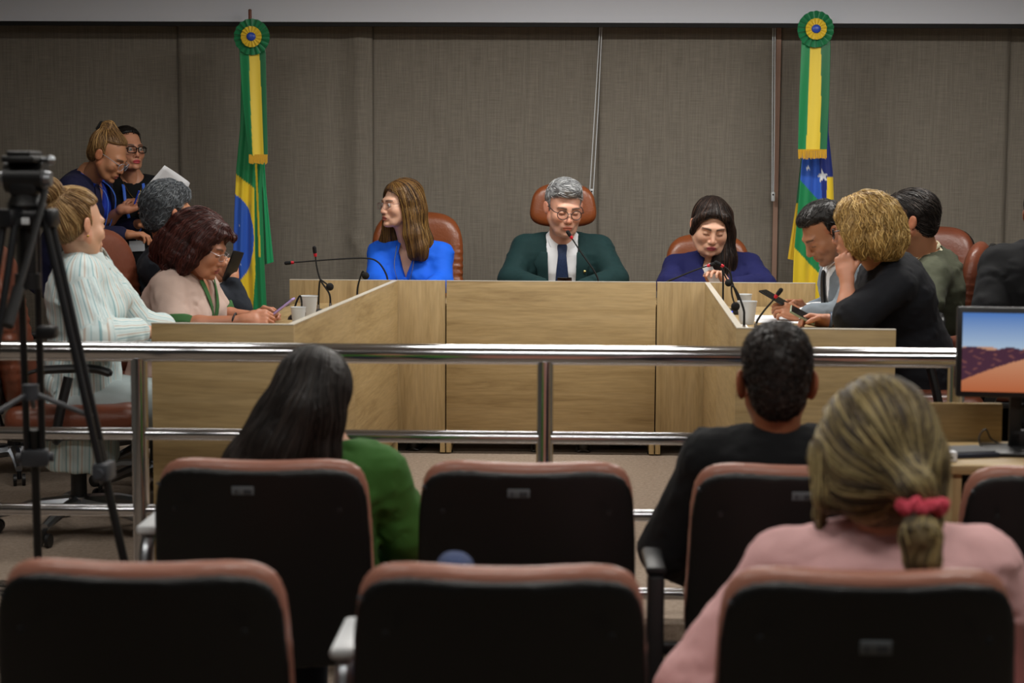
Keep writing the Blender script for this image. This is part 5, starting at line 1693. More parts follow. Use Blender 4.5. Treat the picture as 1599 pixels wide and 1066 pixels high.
p.garment('jacket', char, g=0.024, sleeve=1.88, neck_r=0.080, v=(0.4, 0.08), fold=0.005)
v = Vol(0.0045); cap_prims(v, 0.014, hz=0.078, hy=-0.03, tilt=0.3, ears=True); v.el((0, 0.0, 0.085), (0.072, 0.08, 0.055), k=0.03)
w3 = wob(8, 0.03, 5); v.disp = lambda X, Y, Z: 0.003 * w3(X, Y, Z)
rc_ = part_flow(np.array([0, 0.5, -0.6]), (0, -0.02, 0.12), 0.8)
p.hair(v, rc_, ['44494e', '5c6268', '70767c', '34383d', '7f868c'], n=1500, steps=6, sl=0.006, r=0.0018, jitter=0.45, lift=0.006, wave=0.5)
p.trousers(char)
handheld('phone', 'black phone held up in front of the grey-haired man in the charcoal suit', 'phone', at(364, 416, 7.88), frame(at(372, 396, 7.88) - at(356, 438, 7.88), (0.55, 0.8, 0.2)), (0.150, 0.075, 0.009), M['blackp'], M['glass'])

# --- standing woman, navy blazer, hair pinned up
nk = at(136, 276, 9.38); hd = at(169, 242, 9.28)
p = Person('standing woman in a navy blazer with pinned-up highlighted hair, bending forward', nk, (at(100, 400, 9.4)[0], 9.45, 0.93), 80, hd, 80, 34, 0, 1.03, 'f', sw=0.165, bulk=1.12, skin='b98260', seed=71, brow='4a3226', lip='a05a50', standing=True,
           arms={-1: (at(138, 368, 9.18), at(196, 366, 9.20), dict(n=(0, 0, 1)), 0), 1: (at(165, 365, 9.6), at(215, 350, 9.5), dict(n=(0, 0, 1)), 0)})
nb = cloth('navy_blazer_wool', '191a38', 0.8)
p.garment('top', cloth('royal_blue_top', '2340b8', 0.7), g=0.008, sleeve=1.0, v=(0.14, 0.05), fold=0.002)
p.garment('blazer', nb, g=0.022, sleeve=1.9, neck_r=0.072, v=(0.40, 0.085, 0.02), fold=0.004, hem=-0.2)
for sd in (-1, 1):
    p.strip('lapel', nb, [(0.0, sd * 0.055, sd * 0.085), (0.08, sd * 0.062, sd * 0.115), (0.2, sd * 0.05, sd * 0.10), (0.34, sd * 0.018, sd * 0.05)], 0.030, th=0.006)
def lanyard(p, m, card=True, z=0.36, xw=0.06, off=0.034, w=0.008, gap0=0.0, bm=None):
    mb = MB()
    for sd in (-1, 1):
        mb.tube(smooth_path([p.loc((sd * 0.06, 0.05, p.L + 0.0)), p.front(sd * xw, p.L - 0.02, off), p.front(sd * xw * 0.9, p.L - 0.13, off), p.front(sd * 0.012, p.L - z, off)]), w, 8, flat=0.25)
    o = mb.build('lanyard', m, p.e, world=True)
    if card:
        c = p.front(0, p.L - z - 0.055, off + 0.006)
        MB().box(c, (0.085, 0.003, 0.060), R=p.R).build('badge', mat('badge_card', 'c6ccd2', 0.4), p.e, world=True)
        MB().tube([p.front(0, p.L - z, off), c + p.R[:, 2] * 0.03], 0.004, 8).build('badge_clip', M['satin'], p.e, world=True)
lany = mat('bright_blue_ribbon', '4272e0', 0.6)
lanyard(p, lany, card=False, z=0.40, xw=0.05)
v = Vol(0.0042); cap_prims(v, 0.009, hz=0.088, hy=-0.022, tilt=0.45, ears=True, soft=0.03)
BN = np.array((0.0, 0.082, 0.118))
v.el(BN, (0.035, 0.034, 0.030), k=0.012); v.rc((0, 0.05, 0.12), BN + (0, -0.01, 0.02), 0.03, 0.022, k=0.015)
def bf2(q):
    r = BN - q; d = np.linalg.norm(r, axis=1, keepdims=True)
    return np.where(d < 0.042, np.cross(r / (d + 1e-6), np.array([0.9, 0.1, 0.3])), r / (d + 1e-6))
p.hair(v, bf2, ['6e4f30', 'a58352', '4a3220', 'c29b64', '8a6840'], n=1100, steps=11, sl=0.011, r=0.0017, jitter=0.08)
cl = MB()
for k in range(5):
    t = -0.02 + 0.01 * k
    cl.tube([p.HF[0] + p.hR @ (np.array(q) * 1.03) for q in ((-0.03, 0.112 + t * .2, 0.105 + t), (0.0, 0.130, 0.100 + t), (0.03, 0.112, 0.105 + t))], 0.006, 6)
cl.build('hair_claw', M['blackp'], p.e, world=True)
glasses(p.HF, p.e, 'round', 'a8b4c4', 0.0013, 0.024, 0.021)
p.trousers(cloth('dark_navy_trousers_cloth', '14152a'))

# --- standing woman in black with glasses and papers
nk = at(206, 281, 9.74); hd = at(200, 233, 9.68)
p = Person('standing woman in black with thick black glasses and a blue lanyard, holding papers', nk, (nk[0], 9.80, 0.93), 18, hd, 42, 0, 0, 0.98, 'f', sw=0.155, bulk=1.0, skin='c38a6c', seed=81, eyes_open=True, gaze=(5, 0), brow='1c1310', lip='b03c44', standing=True,
           arms={-1: (at(160, 350, 9.52), at(192, 326, 9.38), dict(dx=(1, 0.1, 0.35), n=(-0.2, -0.7, 0.7), curls=(.7, .8, .9, 1)), 1.0), 1: (at(250, 345, 9.62), at(232, 325, 9.45), dict(dx=(-0.6, -0.4, 0.4), n=(0.4, 0.3, 0.8)), 1.0)})
blk = cloth('black_cloth', '0d0e11', 0.85)
p.garment('dress', blk, g=0.014, sleeve=1.45, neck_r=0.060, fold=0.003, hem=-0.2)
lanyard(p, lany, z=0.30, xw=0.055, off=0.022)
v = Vol(0.0042); cap_prims(v, 0.010, hz=0.090, hy=-0.030, tilt=0.4, ears=True, soft=0.03); v.chain([(0, 0.07, -0.02), (0, 0.08, -0.08), (0.01, 0.07, -0.13)], [0.055, 0.045, 0.03], k=0.03)
p.hair(v, to_point((0, 0.12, -0.06)), ['15110f', '241c18', '0e0b0a', '2e2420'], n=900, steps=11, sl=0.012, r=0.0017, jitter=0.06)
glasses(p.HF, p.e, 'square', '0c0c0e', 0.0030, 0.026, 0.018)
ch = MB().tube(smooth_path([p.front(-0.055, p.L - 0.0, 0.016), p.front(-0.03, p.L - 0.05, 0.02), p.front(0.01, p.L - 0.09, 0.02), p.front(0.05, p.L - 0.02, 0.018)]), 0.0018, 6)
ch.build('necklace', mat('gold_necklace', 'c8a860', 0.3, 1.0), p.e, world=True)
p.trousers(blk)
# the papers, slightly curled, and the pen
Pc = at(252, 296, 9.36)
e = empty('papers', Pc, 0, 'sheaf of white papers held up by the standing woman in black', 'papers')
co = [at(219, 302, 9.30), at(257, 258, 9.30), at(295, 284, 9.42), at(270, 352, 9.42)]
for q in range(3):
    V = []; Fc = []
    for j in range(9):
        for i in range(9):
            u, w = i / 8, j / 8
            pt = (co[0] * (1 - u) + co[1] * u) * (1 - w) + (co[3] * (1 - u) + co[2] * u) * w
            V.append(pt + np.array([0.0015 * q, 0.004 * q + 0.02 * math.sin(w * 3.0) * (0.4 + u * 0.6), -0.003 * q]))
    for j in range(8):
        for i in range(8): Fc.append((j * 9 + i, (j + 1) * 9 + i, (j + 1) * 9 + i + 1, j * 9 + i + 1))
    o = mesh_obj('sheet', V, Fc, M['paper'], e, world=True); o.modifiers.new('t', 'SOLIDIFY').thickness = 0.0006
MB().sphere(at(254, 283, 9.285), 0.006, 10, (1, .3, 1.3)).build('blue_mark', mat('blue_ink', '1d57c8', 0.5), e, world=True)
pen = empty('pen', at(213, 306, 9.30), 0, 'blue pen in the hand of the standing woman in black', 'pen')
MB().tube([at(217, 298, 9.28), at(210, 318, 9.32)], 0.0045, 8).build('barrel', mat('blue_pen', '1f4fe0', 0.3), pen, world=True)

# --- man in the grey suit (right arm, far)
nk = at(1322, 400, 7.92); hd = at(1287, 362, 7.86)
p = Person('man in a light grey suit bent over his phone beside the flag, dark short hair', nk, at(1362, 562, 8.0), -82, hd, -74, 40, 0, 1.06, 'm', sw=0.185, bulk=1.08, skin='b07a5a', seed=91, nose=1.06, beard=lin('3a2c26'),
           arms={1: (at(1318, 492, 7.68), at(1252, 492, 7.72), dict(dx=(-0.9, 0.12, 0.28), n=(0.15, -0.75, 0.62), curls=(.45, .6, .7, .75)), 0),
                 -1: (at(1330, 480, 8.1), at(1258, 486, 7.95), dict(dx=(-0.9, -0.2, 0.3), n=(0.1, 0.85, 0.5), curls=(.5, .6, .7, .8)), 0)})
p.garment('shirt', shirtw, g=0.008, sleeve=1.98, neck_r=0.064, fold=0.001, wf=0.98)
p.collar('shirt_collar', shirtw, r=0.068, gap=18, flap=0.05, hgt=0.008)
gsuit = cloth('light_grey_wool', '7d8790', 0.85)
p.garment('jacket', gsuit, g=0.024, sleeve=1.86, neck_r=0.080, v=(0.44, 0.09, 0.02), fold=0.005)
p.strip('tie', cloth('black_silk', '101216', 0.5), [(0.03, -0.022, 0.022), (0.055, -0.018, 0.018), (0.12, -0.026, 0.026), (0.25, -0.036, 0.036), (0.38, -0.04, 0.04)], 0.020, th=0.009)
v = Vol(0.0042); cap_prims(v, 0.007, hz=0.088, hy=-0.014, tilt=0.25, ears=True, soft=0.022); v.el((0, -0.01, 0.10), (0.056, 0.06, 0.026), k=0.03)
p.hair(v, lambda q: np.stack([q[:, 0] * 4, np.where(q[:, 2] > 0.08, -0.8, 0.3), -0.8 * (q[:, 2] < 0.09) - 0.1], 1), ['1a1716', '262220', '100e0d', '35302d'], n=1000, steps=6, sl=0.006, r=0.0017, jitter=0.25, lift=0.004)
p.trousers(gsuit)
W = np.array(p.arms[1][1])
wt = MB().tube([W + np.array([0.018, 0.0, 0.0]) + 0.032 * (math.cos(a) * np.array([0.1, 0, 1.0]) + math.sin(a) * np.array([0, -1.0, 0])) for a in np.linspace(0, 2 * math.pi, 20)], 0.008, 8, flat=1.4)
wt.cyl(W + np.array([0.018, -0.028, 0.012]), W + np.array([0.018, -0.041, 0.018]), 0.019)
wt.build('wristwatch', M['blackp'], p.e, world=True)
handheld('phone', 'black phone in the hands of the man in the grey suit', 'phone', at(1208, 464, 7.78), frame(at(1223, 472, 7.74) - at(1199, 458, 7.78), (-0.1, 0.95, 0.3)), (0.130, 0.070, 0.009), M['blackp'], M['glass'])

# --- man in the olive suit
nk = at(1448, 398, 8.28); hd = at(1423, 345, 8.22)
p = Person('man in an olive suit with short dark hair, partly hidden by the curly blonde woman', nk, at(1478, 560, 8.38), -96, hd, -106, 8, 0, 1.1, 'm', sw=0.19, bulk=1.15, skin='b9805f', seed=101,
           arms={1: (at(1450, 474, 7.98), at(1388, 486, 8.0), dict(n=(0, 0, 1)), 0), -1: (at(1440, 470, 8.6), at(1385, 480, 8.5), dict(n=(0, 0, 1)), 0)})
cshirt = cloth('cream_shirt_cloth', 'd9d2b4', 0.8)
p.garment('shirt', cshirt, g=0.008, sleeve=1.9, neck_r=0.064, fold=0.001)
p.collar('shirt_collar', cshirt, r=0.069, gap=18, flap=0.05, standing=0.008, hgt=0.008)
olive = cloth('olive_wool', '4a4d3e', 0.85)
p.garment('jacket', olive, g=0.026, sleeve=1.9, neck_r=0.080, v=(0.44, 0.09, 0.02), fold=0.006)
p.collar('jacket_collar', olive, r=0.080, gap=50, flap=0.0, tips=False, zoff=-0.036, standing=-0.004)
v = Vol(0.0042); cap_prims(v, 0.011, hz=0.080, hy=-0.02, tilt=0.3, ears=True); v.el((0, -0.01, 0.092), (0.066, 0.08, 0.04), k=0.03)
p.hair(v, part_flow(np.array([0, 0.7, -0.6]), (0, -0.03, 0.12), 0.8), ['1e1917', '2d2623', '151110', '4a423d'], n=1000, steps=8, sl=0.008, r=0.002, jitter=0.3, lift=0.004)
p.trousers(olive)

# --- curly blonde woman in black, hand at her chin
nk = at(1382, 408, 7.25); hd = at(1345, 358, 7.18)
p = Person('woman with curly blonde hair in a black top, chin resting on her hand', nk, at(1440, 590, 7.38), -90, hd, -104, 8, 0, 1.04, 'f', sw=0.175, bulk=1.28, skin='c48d72', seed=111, brow='6a4a30',
           arms={1: (at(1325, 500, 7.02), at(1322, 432, 7.08), dict(dx=(-0.15, 0.25, 1), n=(-0.4, -0.9, 0.0), curls=(1.15, 1.2, 1.25, 1.25), tcurl=0.6), 1.15),
                 -1: (at(1345, 500, 7.5), at(1290, 500, 7.42), dict(dx=(-1, -0.2, 0.12), n=(0.1, 0.5, 0.85), curls=(.5, .6, .7, .8)), 1.1)})
blk2 = cloth('black_jersey', '14161c', 0.8)
p.garment('top', blk2, g=0.018, sleeve=0.88, neck_r=0.058, fold=0.005, loose=0.022, hem=-0.18)
v = Vol(0.0048); cap_prims(v, 0.026, hz=0.075, hy=-0.060, tilt=0.2)
v.el((0, 0.035, 0.03), (0.115, 0.125, 0.105), k=0.03)
for s_ in (-1, 1):
    v.chain([(s_ * 0.07, -0.04, 0.07), (s_ * 0.10, -0.025, 0.0), (s_ * 0.100, -0.01, -0.05), (s_ * 0.088, 0.0, -0.090)], [0.035, 0.034, 0.036, 0.024], k=0.03)
    v.chain([(s_ * 0.08, 0.06, 0.0), (s_ * 0.082, 0.065, -0.05), (s_ * 0.07, 0.065, -0.095)], [0.06, 0.050, 0.030], k=0.03)
v.chain([(0, 0.09, 0.0), (0, 0.11, -0.05), (0, 0.10, -0.10)], [0.08, 0.065, 0.035], k=0.04)
w5 = wob(15, 0.045, 5); v.disp = lambda X, Y, Z: 0.0065 * w5(X, Y, Z)
p.hair(v, part_flow(p.down, (0, -0.03, 0.12), 0.9), ['a07f48', 'c8a564', '7d6034', 'dcbc7c', 'b08f54'], n=1700, steps=13, sl=0.012, r=0.0024, jitter=0.15, wave=0.9, lift=0.006)
glasses(p.HF, p.e, 'square', '121318', 0.0024, 0.025, 0.019)
p.trousers(cloth('black_skirt_cloth', '101116'))
W = np.array(p.arms[-1][1])
wt = MB().tube([W + np.array([0.02, 0.0, 0.0]) + 0.030 * (math.cos(a) * np.array([0.1, 0, 1.0]) + math.sin(a) * np.array([0, -1.0, 0])) for a in np.linspace(0, 2 * math.pi, 20)], 0.008, 8)
wt.build('wristwatch', mat('blue_grey_watch', '4a5a70', 0.4), p.e, world=True)
handheld('phone', 'pale green phone in the resting hand of the curly blonde woman', 'phone', at(1253, 492, 7.38), frame(at(1266, 499, 7.38) - at(1240, 485, 7.38), (0.0, 0.9, 0.4)), (0.12, 0.070, 0.011), mat('sage_phone_case', '8f9c84', 0.4), M['glass'])

# --- black-clad person at the right edge
nk = at(1628, 388, 7.62); hd = at(1634, 335, 7.58)
p = Person('black-clad person seated with their back turned, cut by the right edge', nk, at(1640, 590, 7.66), 170, hd, 165, 4, 0, 1.05, 'm', sw=0.19, bulk=1.15, skin='8a5a40', seed=121,
           arms={-1: (at(1700, 490, 7.6), at(1690, 500, 7.9)), 1: (at(1548, 482, 7.55), at(1575, 500, 7.85))})
p.garment('jacket', blk, g=0.03, sleeve=1.95, neck_r=0.07, fold=0.008, fscale=0.1, loose=0.015)
v = Vol(0.005); cap_prims(v, 0.014, hz=0.078, hy=-0.02, tilt=0.3)
p.hair(v, part_flow(np.array([0, 0.4, -0.6])), ['0d0c0c', '181615'], n=600, steps=7, sl=0.008, r=0.002, jitter=0.4)
p.trousers(blk)

# --- audience: girl in green
nk = at(505, 698, 4.44); hd = at(490, 628, 4.42)
p = Person('person with long straight dark hair and green puff-sleeved top, from behind', nk, (nk[0] - 0.01, 4.40, 0.27), 176, hd, 172, 16, -8, 1.02, 'f', sw=0.148, bulk=1.0, skin='b98262', seed=131, floor=AUD,
           arms={-1: (at(636, 830, 4.50), at(600, 900, 4.78), dict(n=(0, 0, 1)), 0), 1: (at(372, 830, 4.50), at(410, 900, 4.75), dict(n=(0, 0, 1)), 0)})
grn = cloth('leaf_green_cloth', '3a682b', 0.8)
p.garment('top', grn, g=0.018, sleeve=1.75, neck_r=0.072, fold=0.008, fscale=0.085, loose=0.024, puff=0.002)
v = Vol(0.005); cap_prims(v, 0.014, hz=0.08, hy=-0.04, tilt=0.4)
dn = p.down
dd = p.hR.T @ unit((-0.50, -0.12, -1.0))      # swept over towards the left in the photograph
v.chain([(0, 0.05, 0.04), (0.0, 0.075, -0.03), np.array((0.01, 0.08, -0.03)) + dd * 0.10, np.array((0.01, 0.08, -0.03)) + dd * 0.22, np.array((0.01, 0.08, -0.03)) + dd * 0.36], [0.08, 0.078, 0.078, 0.08, 0.07], k=0.04)
v.chain([(-0.045, 0.05, 0.02), (-0.055, 0.05, -0.05), np.array((-0.055, 0.06, -0.05)) + dn * 0.08, np.array((-0.05, 0.06, -0.05)) + dn * 0.14], [0.045, 0.04, 0.035, 0.02], k=0.03)
v.chain([(0.06, 0.03, 0.02), (0.07, 0.05, -0.05), np.array((0.08, 0.06, -0.05)) + dd * 0.14, np.array((0.10, 0.06, -0.05)) + dd * 0.30], [0.04, 0.05, 0.055, 0.05], k=0.03)
fl = lambda q: np.where(q[:, 2:3] > 0.05, part_flow(dn, (0, -0.02, 0.12), 0.9)(q), dd[None] + (dn - dd)[None] * np.clip(-q[:, 0:1] / 0.07, 0, 1))
p.hair(v, fl, ['231f1d', '332d2a', '191615', '443d39', '2b2624'], n=1500, steps=20, sl=0.015, r=0.0017, jitter=0.04)
p.trousers(cloth('dark_jeans_cloth', '20242e'))

# --- audience: boy in dark jacket
nk = at(1213, 682, 4.46); hd = at(1212, 596, 4.45)
p = Person('boy with short curly dark hair and black jacket, seen from behind in the second row', nk, (nk[0] + 0.01, 4.42, 0.27), 180, hd, 178, 2, 0, 1.06, 'm', sw=0.172, bulk=0.98, skin='9c6446', seed=141, floor=AUD, ear=1.25,
           arms={1: (at(1040, 858, 4.55), at(1100, 900, 4.85), dict(n=(0, 0, 1)), 0), -1: (at(1350, 850, 4.58), at(1310, 900, 4.86), dict(n=(0, 0, 1)), 0)})
bj = cloth('black_jacket_cloth', '0c0e11', 0.85)
p.garment('jacket', bj, g=0.024, sleeve=1.9, neck_r=0.062, fold=0.005, loose=0.01)
p.collar('jacket_collar', bj, r=0.070, gap=40, flap=0.0, tips=False, zoff=-0.020, standing=0.016, th=0.01)
v = Vol(0.0048); cap_prims(v, 0.006, hz=0.078, hy=-0.02, tilt=0.3, ears=True); v.el((0, 0.015, 0.085), (0.074, 0.086, 0.062), k=0.03)
v.el((0, 0.07, -0.02), (0.056, 0.045, 0.065), k=0.03)
w6 = wob(25, 0.022, 5); v.disp = lambda X, Y, Z: 0.0028 * w6(X, Y, Z)
p.hair(v, part_flow(np.array([0, 0.3, -0.5]), (0, 0.0, 0.12), 0.8), ['1a1412', '2a211d', '110d0c', '3a2e28'], n=1600, steps=6, sl=0.005, r=0.0019, jitter=0.9, wave=1.5, lift=0.004)
p.trousers(cloth('grey_jeans_cloth', '3c434e'))

# --- audience: woman in pink, front row
nk = at(1376, 836, 3.36); hd = at(1372, 716, 3.34)
p = Person('woman with a blonde ponytail and pink blouse, seen from behind in the front row', nk, (nk[0] + 0.01, 3.32, 0.25), 178, hd, 172, 10, 0, 1.13, 'f', sw=0.19, bulk=1.25, skin='d9a98c', seed=151, floor=AUD,
           arms={1: (at(1088, 1068, 3.40), at(1190, 1150, 3.72), dict(n=(0, 0, 1)), 0), -1: (at(1640, 1040, 3.42), at(1560, 1130, 3.75), dict(n=(0, 0, 1)), 0)})
pink = cloth('pale_pink_cloth', 'e3b4b4', 0.8)
p.garment('blouse', pink, g=0.02, sleeve=1.8, neck_r=0.068, fold=0.007, fscale=0.08, loose=0.02, h=0.009)
p.collar('collar', pink, r=0.074, gap=40, flap=0.0, tips=False, zoff=-0.030, standing=0.004)
v = Vol(0.005); cap_prims(v, 0.018, hz=0.082, hy=-0.045, tilt=0.4)
v.el((0, 0.045, -0.02), (0.090, 0.078, 0.095), k=0.04)
for s_ in (-1, 1): v.chain([(s_ * 0.06, -0.01, 0.06), (s_ * 0.086, 0.01, 0.0), (s_ * 0.088, 0.035, -0.07)], [0.03, 0.026, 0.022], k=0.03)
v.chain([(0.088, 0.0, -0.02), (0.096, -0.005, -0.10), (0.092, 0.0, -0.17)], [0.012, 0.008, 0.004], k=0.02)
v.chain([(-0.088, 0.0, -0.02), (-0.098, -0.005, -0.10), (-0.096, 0.0, -0.17)], [0.011, 0.008, 0.004], k=0.02)
TP = np.array((-0.066, 0.130, -0.062)); TB = TP + (0, 0.012, -0.028)
v.chain([(-0.03, 0.10, -0.02), TP + (0.012, 0, 0.016), TP], [0.04, 0.028, 0.020], k=0.015)
v.chain([TB + (0.004, 0, -0.004), TB + (0.004, 0.012, -0.035), TB + (0.0, 0.008, -0.075), TB + (-0.004, 0.0, -0.11)], [0.020, 0.031, 0.027, 0.014], k=0.01)
def pf(q):
    r = TP - q; r = r / (np.linalg.norm(r, axis=1, keepdims=True) + 1e-6)
    low = (q[:, 2:3] < TP[2] + 0.004) & (np.linalg.norm(q[:, :2] - TP[:2], axis=1, keepdims=True) < 0.055)
    side = np.abs(q[:, 0:1]) > 0.088
    return np.where(low | (side & (q[:, 2:3] < 0.02)), np.array([[0, 0, -1.0]]) + 0.3 * np.sin(q[:, 2:3] * 120), r)
p.hair(v, pf, ['6a5b40', '8d7c52', '50432f', 'b5a372', '3a3128'], n=1700, steps=14, sl=0.013, r=0.0020, jitter=0.07)
sc = MB(); rs_ = np.random.RandomState(3)
pts = []
for k in range(61):
    a = 2 * math.pi * k / 60; rr = 0.030 + 0.004 * math.sin(a * 9)
    pts.append(p.HF[0] + p.hR @ ((TP + np.array((rr * math.cos(a), 0.006 + 0.85 * rr * math.sin(a), -0.016 + 0.005 * math.sin(a * 7)))) * p.hs))
sc.tube(pts, [0.013 + 0.003 * math.sin(k * 1.9) for k in range(61)], 8)
sc.build('scrunchie', cloth('coral_pink_velvet', 'c8485a', 0.8), p.e, world=True)
p.trousers(cloth('dark_skirt_cloth', '2a2a30'))

# ------------------------------------------------------------------ microphones
def mic(label, path, Y, head_px, base=True, ring=True, big=False, r=0.0042, basem=None, headdir=None, Ys=None, drop=0.0):
    """gooseneck microphone: path of pixels in depth plane Y, foot first; the head sits at the last point"""
    Ys = Ys or [Y] * len(path)
    pts = [at(x, y, yy) for (x, y), yy in zip(path, Ys)]
    b = pts[0].copy(); b[2] = max(DT, b[2] - drop) if drop == 0 else DT
    e = empty('gooseneck_microphone', (b[0], b[1], b[2]), 0, label, 'microphone', 'gooseneck microphones on the desks')
    if drop: pts = [b + (0, 0, 0.03)] + pts
    sp = smooth_path(pts, 7)
    n = len(sp)
    MB().tube(sp, [r * (1.25 - 0.45 * i / n) for i in range(n)], 8).build('gooseneck', M['blackm'], e, world=True)
    h = sp[-1]; d = unit(sp[-1] - sp[-3])
    if big:
        MB().sphere(h + d * 0.012, 0.0185, 16).build('foam_ball', M['foam'], e, world=True)
    else:
        MB().tube([h, h + d * 0.008, h + d * 0.030, h + d * 0.036], [0.007, 0.0095, 0.0095, 0.005], 12).build('foam_head', M['foam'], e, world=True)
    if ring:
        MB().tube([h - d * 0.014, h - d * 0.004, h + d * 0.001], [0.006, 0.0085, 0.008], 12).build('red_ring', M['red'], e, world=True)
    s0 = sp[0]
    MB().tube([s0 + (0, 0, -0.028), s0 + (0, 0, 0.012)], [0.008, 0.0065], 12).build('connector', M['satin'], e, world=True)
    if base:
        MB().lathe([(0, 0.022), (0.018, 0.022), (0.030, 0.012), (0.034, 0.0), (0, 0)], (0, 0, 0.0)).build('foot', M['blackp'], e)
        MB().cyl((0, 0, 0.0), (0, 0, max(0.02, s0[2] - b[2] - 0.02)), 0.006).build('stem', M['satin'], e)
    return e


# left arm (they stand on the near-left desks, just inside the panel)
mic('black ball-headed gooseneck microphone nearest the lilac phone', [(461, 500), (461, 478), (468, 462), (471, 470), (471, 485)], 7.62, None, big=True, ring=False, drop=1)
mic('gooseneck microphone bent down to a black ball, beside the white cups', [(497, 482), (498, 455), (500, 438), (507, 441), (512, 445)], 7.95, None, big=True, ring=False, drop=1)
mic('upright gooseneck microphone with a red head above the left desk', [(516, 474), (514, 458), (501, 438), (495, 418), (492, 396)], 8.05, None, drop=1)
mic('gooseneck microphone with a black ball in front of the blue blouse', [(558, 455), (560, 442), (566, 424), (569, 427)], 8.35, None, big=True, ring=False, drop=1)
mic('long gooseneck microphone stretched level to the left, before the woman in blue', [(606, 446), (603, 428), (590, 409), (570, 403), (520, 405), (455, 410)], 8.8, None, drop=1)
mic('gooseneck microphone with a red ring at the mouth of the chairman', [(936, 446), (929, 425), (908, 395), (891, 369)], 8.80, None, drop=1, Ys=[8.80, 8.80, 8.80, 8.80])
mic('gooseneck microphone leaning right in front of the woman in navy', [(1036, 444), (1060, 432), (1090, 420), (1108, 414)], 8.78, None, drop=1)
mic('gooseneck microphone with pink ring in front of the navy blouse, on the right desk', [(1153, 468), (1143, 440), (1141, 428), (1136, 420), (1126, 414)], 8.2, None, drop=1)
mic('upright thin gooseneck microphone with black ball at the far end of the right desk', [(1129, 462), (1129, 430), (1127, 418), (1131, 428), (1136, 438)], 8.3, None, big=True, ring=False, drop=1)
mic('curved gooseneck microphone at the near corner of the right desk, ball pointing down', [(1162, 496), (1161, 482), (1152, 458), (1143, 446), (1143, 460), (1147, 474)], 7.0, None, big=True, ring=False, drop=1)
mic('gooseneck microphone with red ring lying across the right desk by the grey-suited hands', [(1180, 508), (1184, 498), (1194, 484), (1206, 470), (1213, 461)], 7.1, None, drop=1)
bx = at(1136, 462, 8.1)
e = empty('intercom_box', (bx[0], 8.1, DT), 0.1, 'small black conference unit with blue light on the right desk', 'intercom')
MB().box((0, 0, 0.012), (0.12, 0.10, 0.024), bev=0.004).build('case', M['blackp'], e)
MB().box((-0.01, -0.051, 0.014), (0.05, 0.002, 0.008)).build('blue_light', mat('blue_light', '2a50ff', 0.3, emit='2a50ff', estr=1.5), e)


def cup(label, px_, py_bottom, Y, s=1.0, z=None):
    b = at(px_, py_bottom, Y)
    e = empty('plastic_cup', (b[0], Y, DT if z is None else z), 0, label, 'cup', 'white plastic cups on the desks')
    r = 0.026 * s; R_ = 0.036 * s; h = 0.082 * s
    prof = [(0, 0.002), (r, 0.0)]
    for k in range(9):
        t = (k + 1) / 10; rr = r + (R_ - r) * t
        prof += [(rr + 0.0008 * (k % 2), h * t)]
    prof += [(R_, h), (R_ + 0.002, h + 0.001), (R_ + 0.001, h + 0.003), (R_ - 0.001, h), (r - 0.001, 0.004), (0, 0.004)]
    MB().lathe(prof, (0, 0, 0), 28).build('cup_wall', M['cup'], e)
    return e


cup('tall white plastic cup behind the ball microphone on the left desk', 482, 507, 7.75, 1.15)
cup('low white plastic cup at the near end of the left desk, by the lilac phone', 466, 520, 7.35, 0.9)
cup('white plastic cup standing behind on the right desk', 1162, 480, 8.25, 1.0)
cup('white plastic cup standing in front on the right desk near the curved microphone', 1166, 505, 7.55, 1.2)


def sheet(label, corners, z, cat='paper', n=2):
    c = np.mean(corners, 0)
    e = empty('paper_sheet', (c[0], c[1], z), 0, label, cat)
    for k in range(n):
        V = [(p[0] + 0.004 * k, p[1] + 0.003 * k, z + 0.0008 + 0.0006 * k) for p in corners]
        V += [(a, b, c_ + 0.0005) for a, b, c_ in V]
        mesh_obj('sheet', V, [(3, 2, 1, 0), (4, 5, 6, 7), (0, 1, 5, 4), (1, 2, 6, 5), (2, 3, 7, 6), (3, 0, 4, 7)], M['paper'], e, world=True, smooth=False)


sheet('white paper lying on the right desk beyond the grey-suited hands', [(0.88, 7.62, 0), (1.16, 7.58, 0), (1.17, 8.0, 0), (0.89, 8.03, 0)], DT)
sheet('white paper lying on the near inner edge of the right desk, under the cup', [(0.69, 7.05, 0), (0.80, 7.04, 0), (0.82, 7.5, 0), (0.71, 7.52, 0)], DT)
sheet('white paper on the left desk beside the low cup', [(-1.02, 7.15, 0), (-0.90, 7.15, 0), (-0.885, 7.45, 0), (-1.0, 7.46, 0)], DT)

# ------------------------------------------------------------------ monitor and things on the operator desk
mx, my = at(1612, 550, 4.98)[0], 4.98
e = empty('computer_monitor', (mx, my, DESKZ), math.radians(-7), 'black flat computer monitor showing orange desert dunes under a blue sky', 'monitor')
zc = at(1560, 551, 4.98)[2] - DESKZ
TR = rotx(math.radians(-4))
Wm, Hm = 0.425, 0.262
MB().box((0, 0.012, zc), (Wm, 0.030, Hm), R=TR, bev=0.006).build('housing', mat('monitor_black', '14161a', 0.4), e)
nx, nz = 120, 72
u, w = np.meshgrid(np.linspace(0, 1, nx), np.linspace(0, 1, nz))
r1 = 0.46 + 0.10 * np.sin(u * 3.0 + 0.6) + 0.03 * np.sin(u * 9 + 1) + 0.012 * np.sin(u * 31)
dune = 0.62 - 0.55 * (u - 0.05) ; ridge = 0.56 + 0.015 * np.sin(u * 14) + 0.008 * np.sin(u * 41)
C = np.zeros(u.shape + (3,))
t = np.clip((w - 0.55) / 0.45, 0, 1)[..., None]
C[:] = np.array(lin('a9bfd6')) * (1 - t) + np.array(lin('4a78bd')) * t
far = w < ridge; C[far] = np.array(lin('c08f72'))
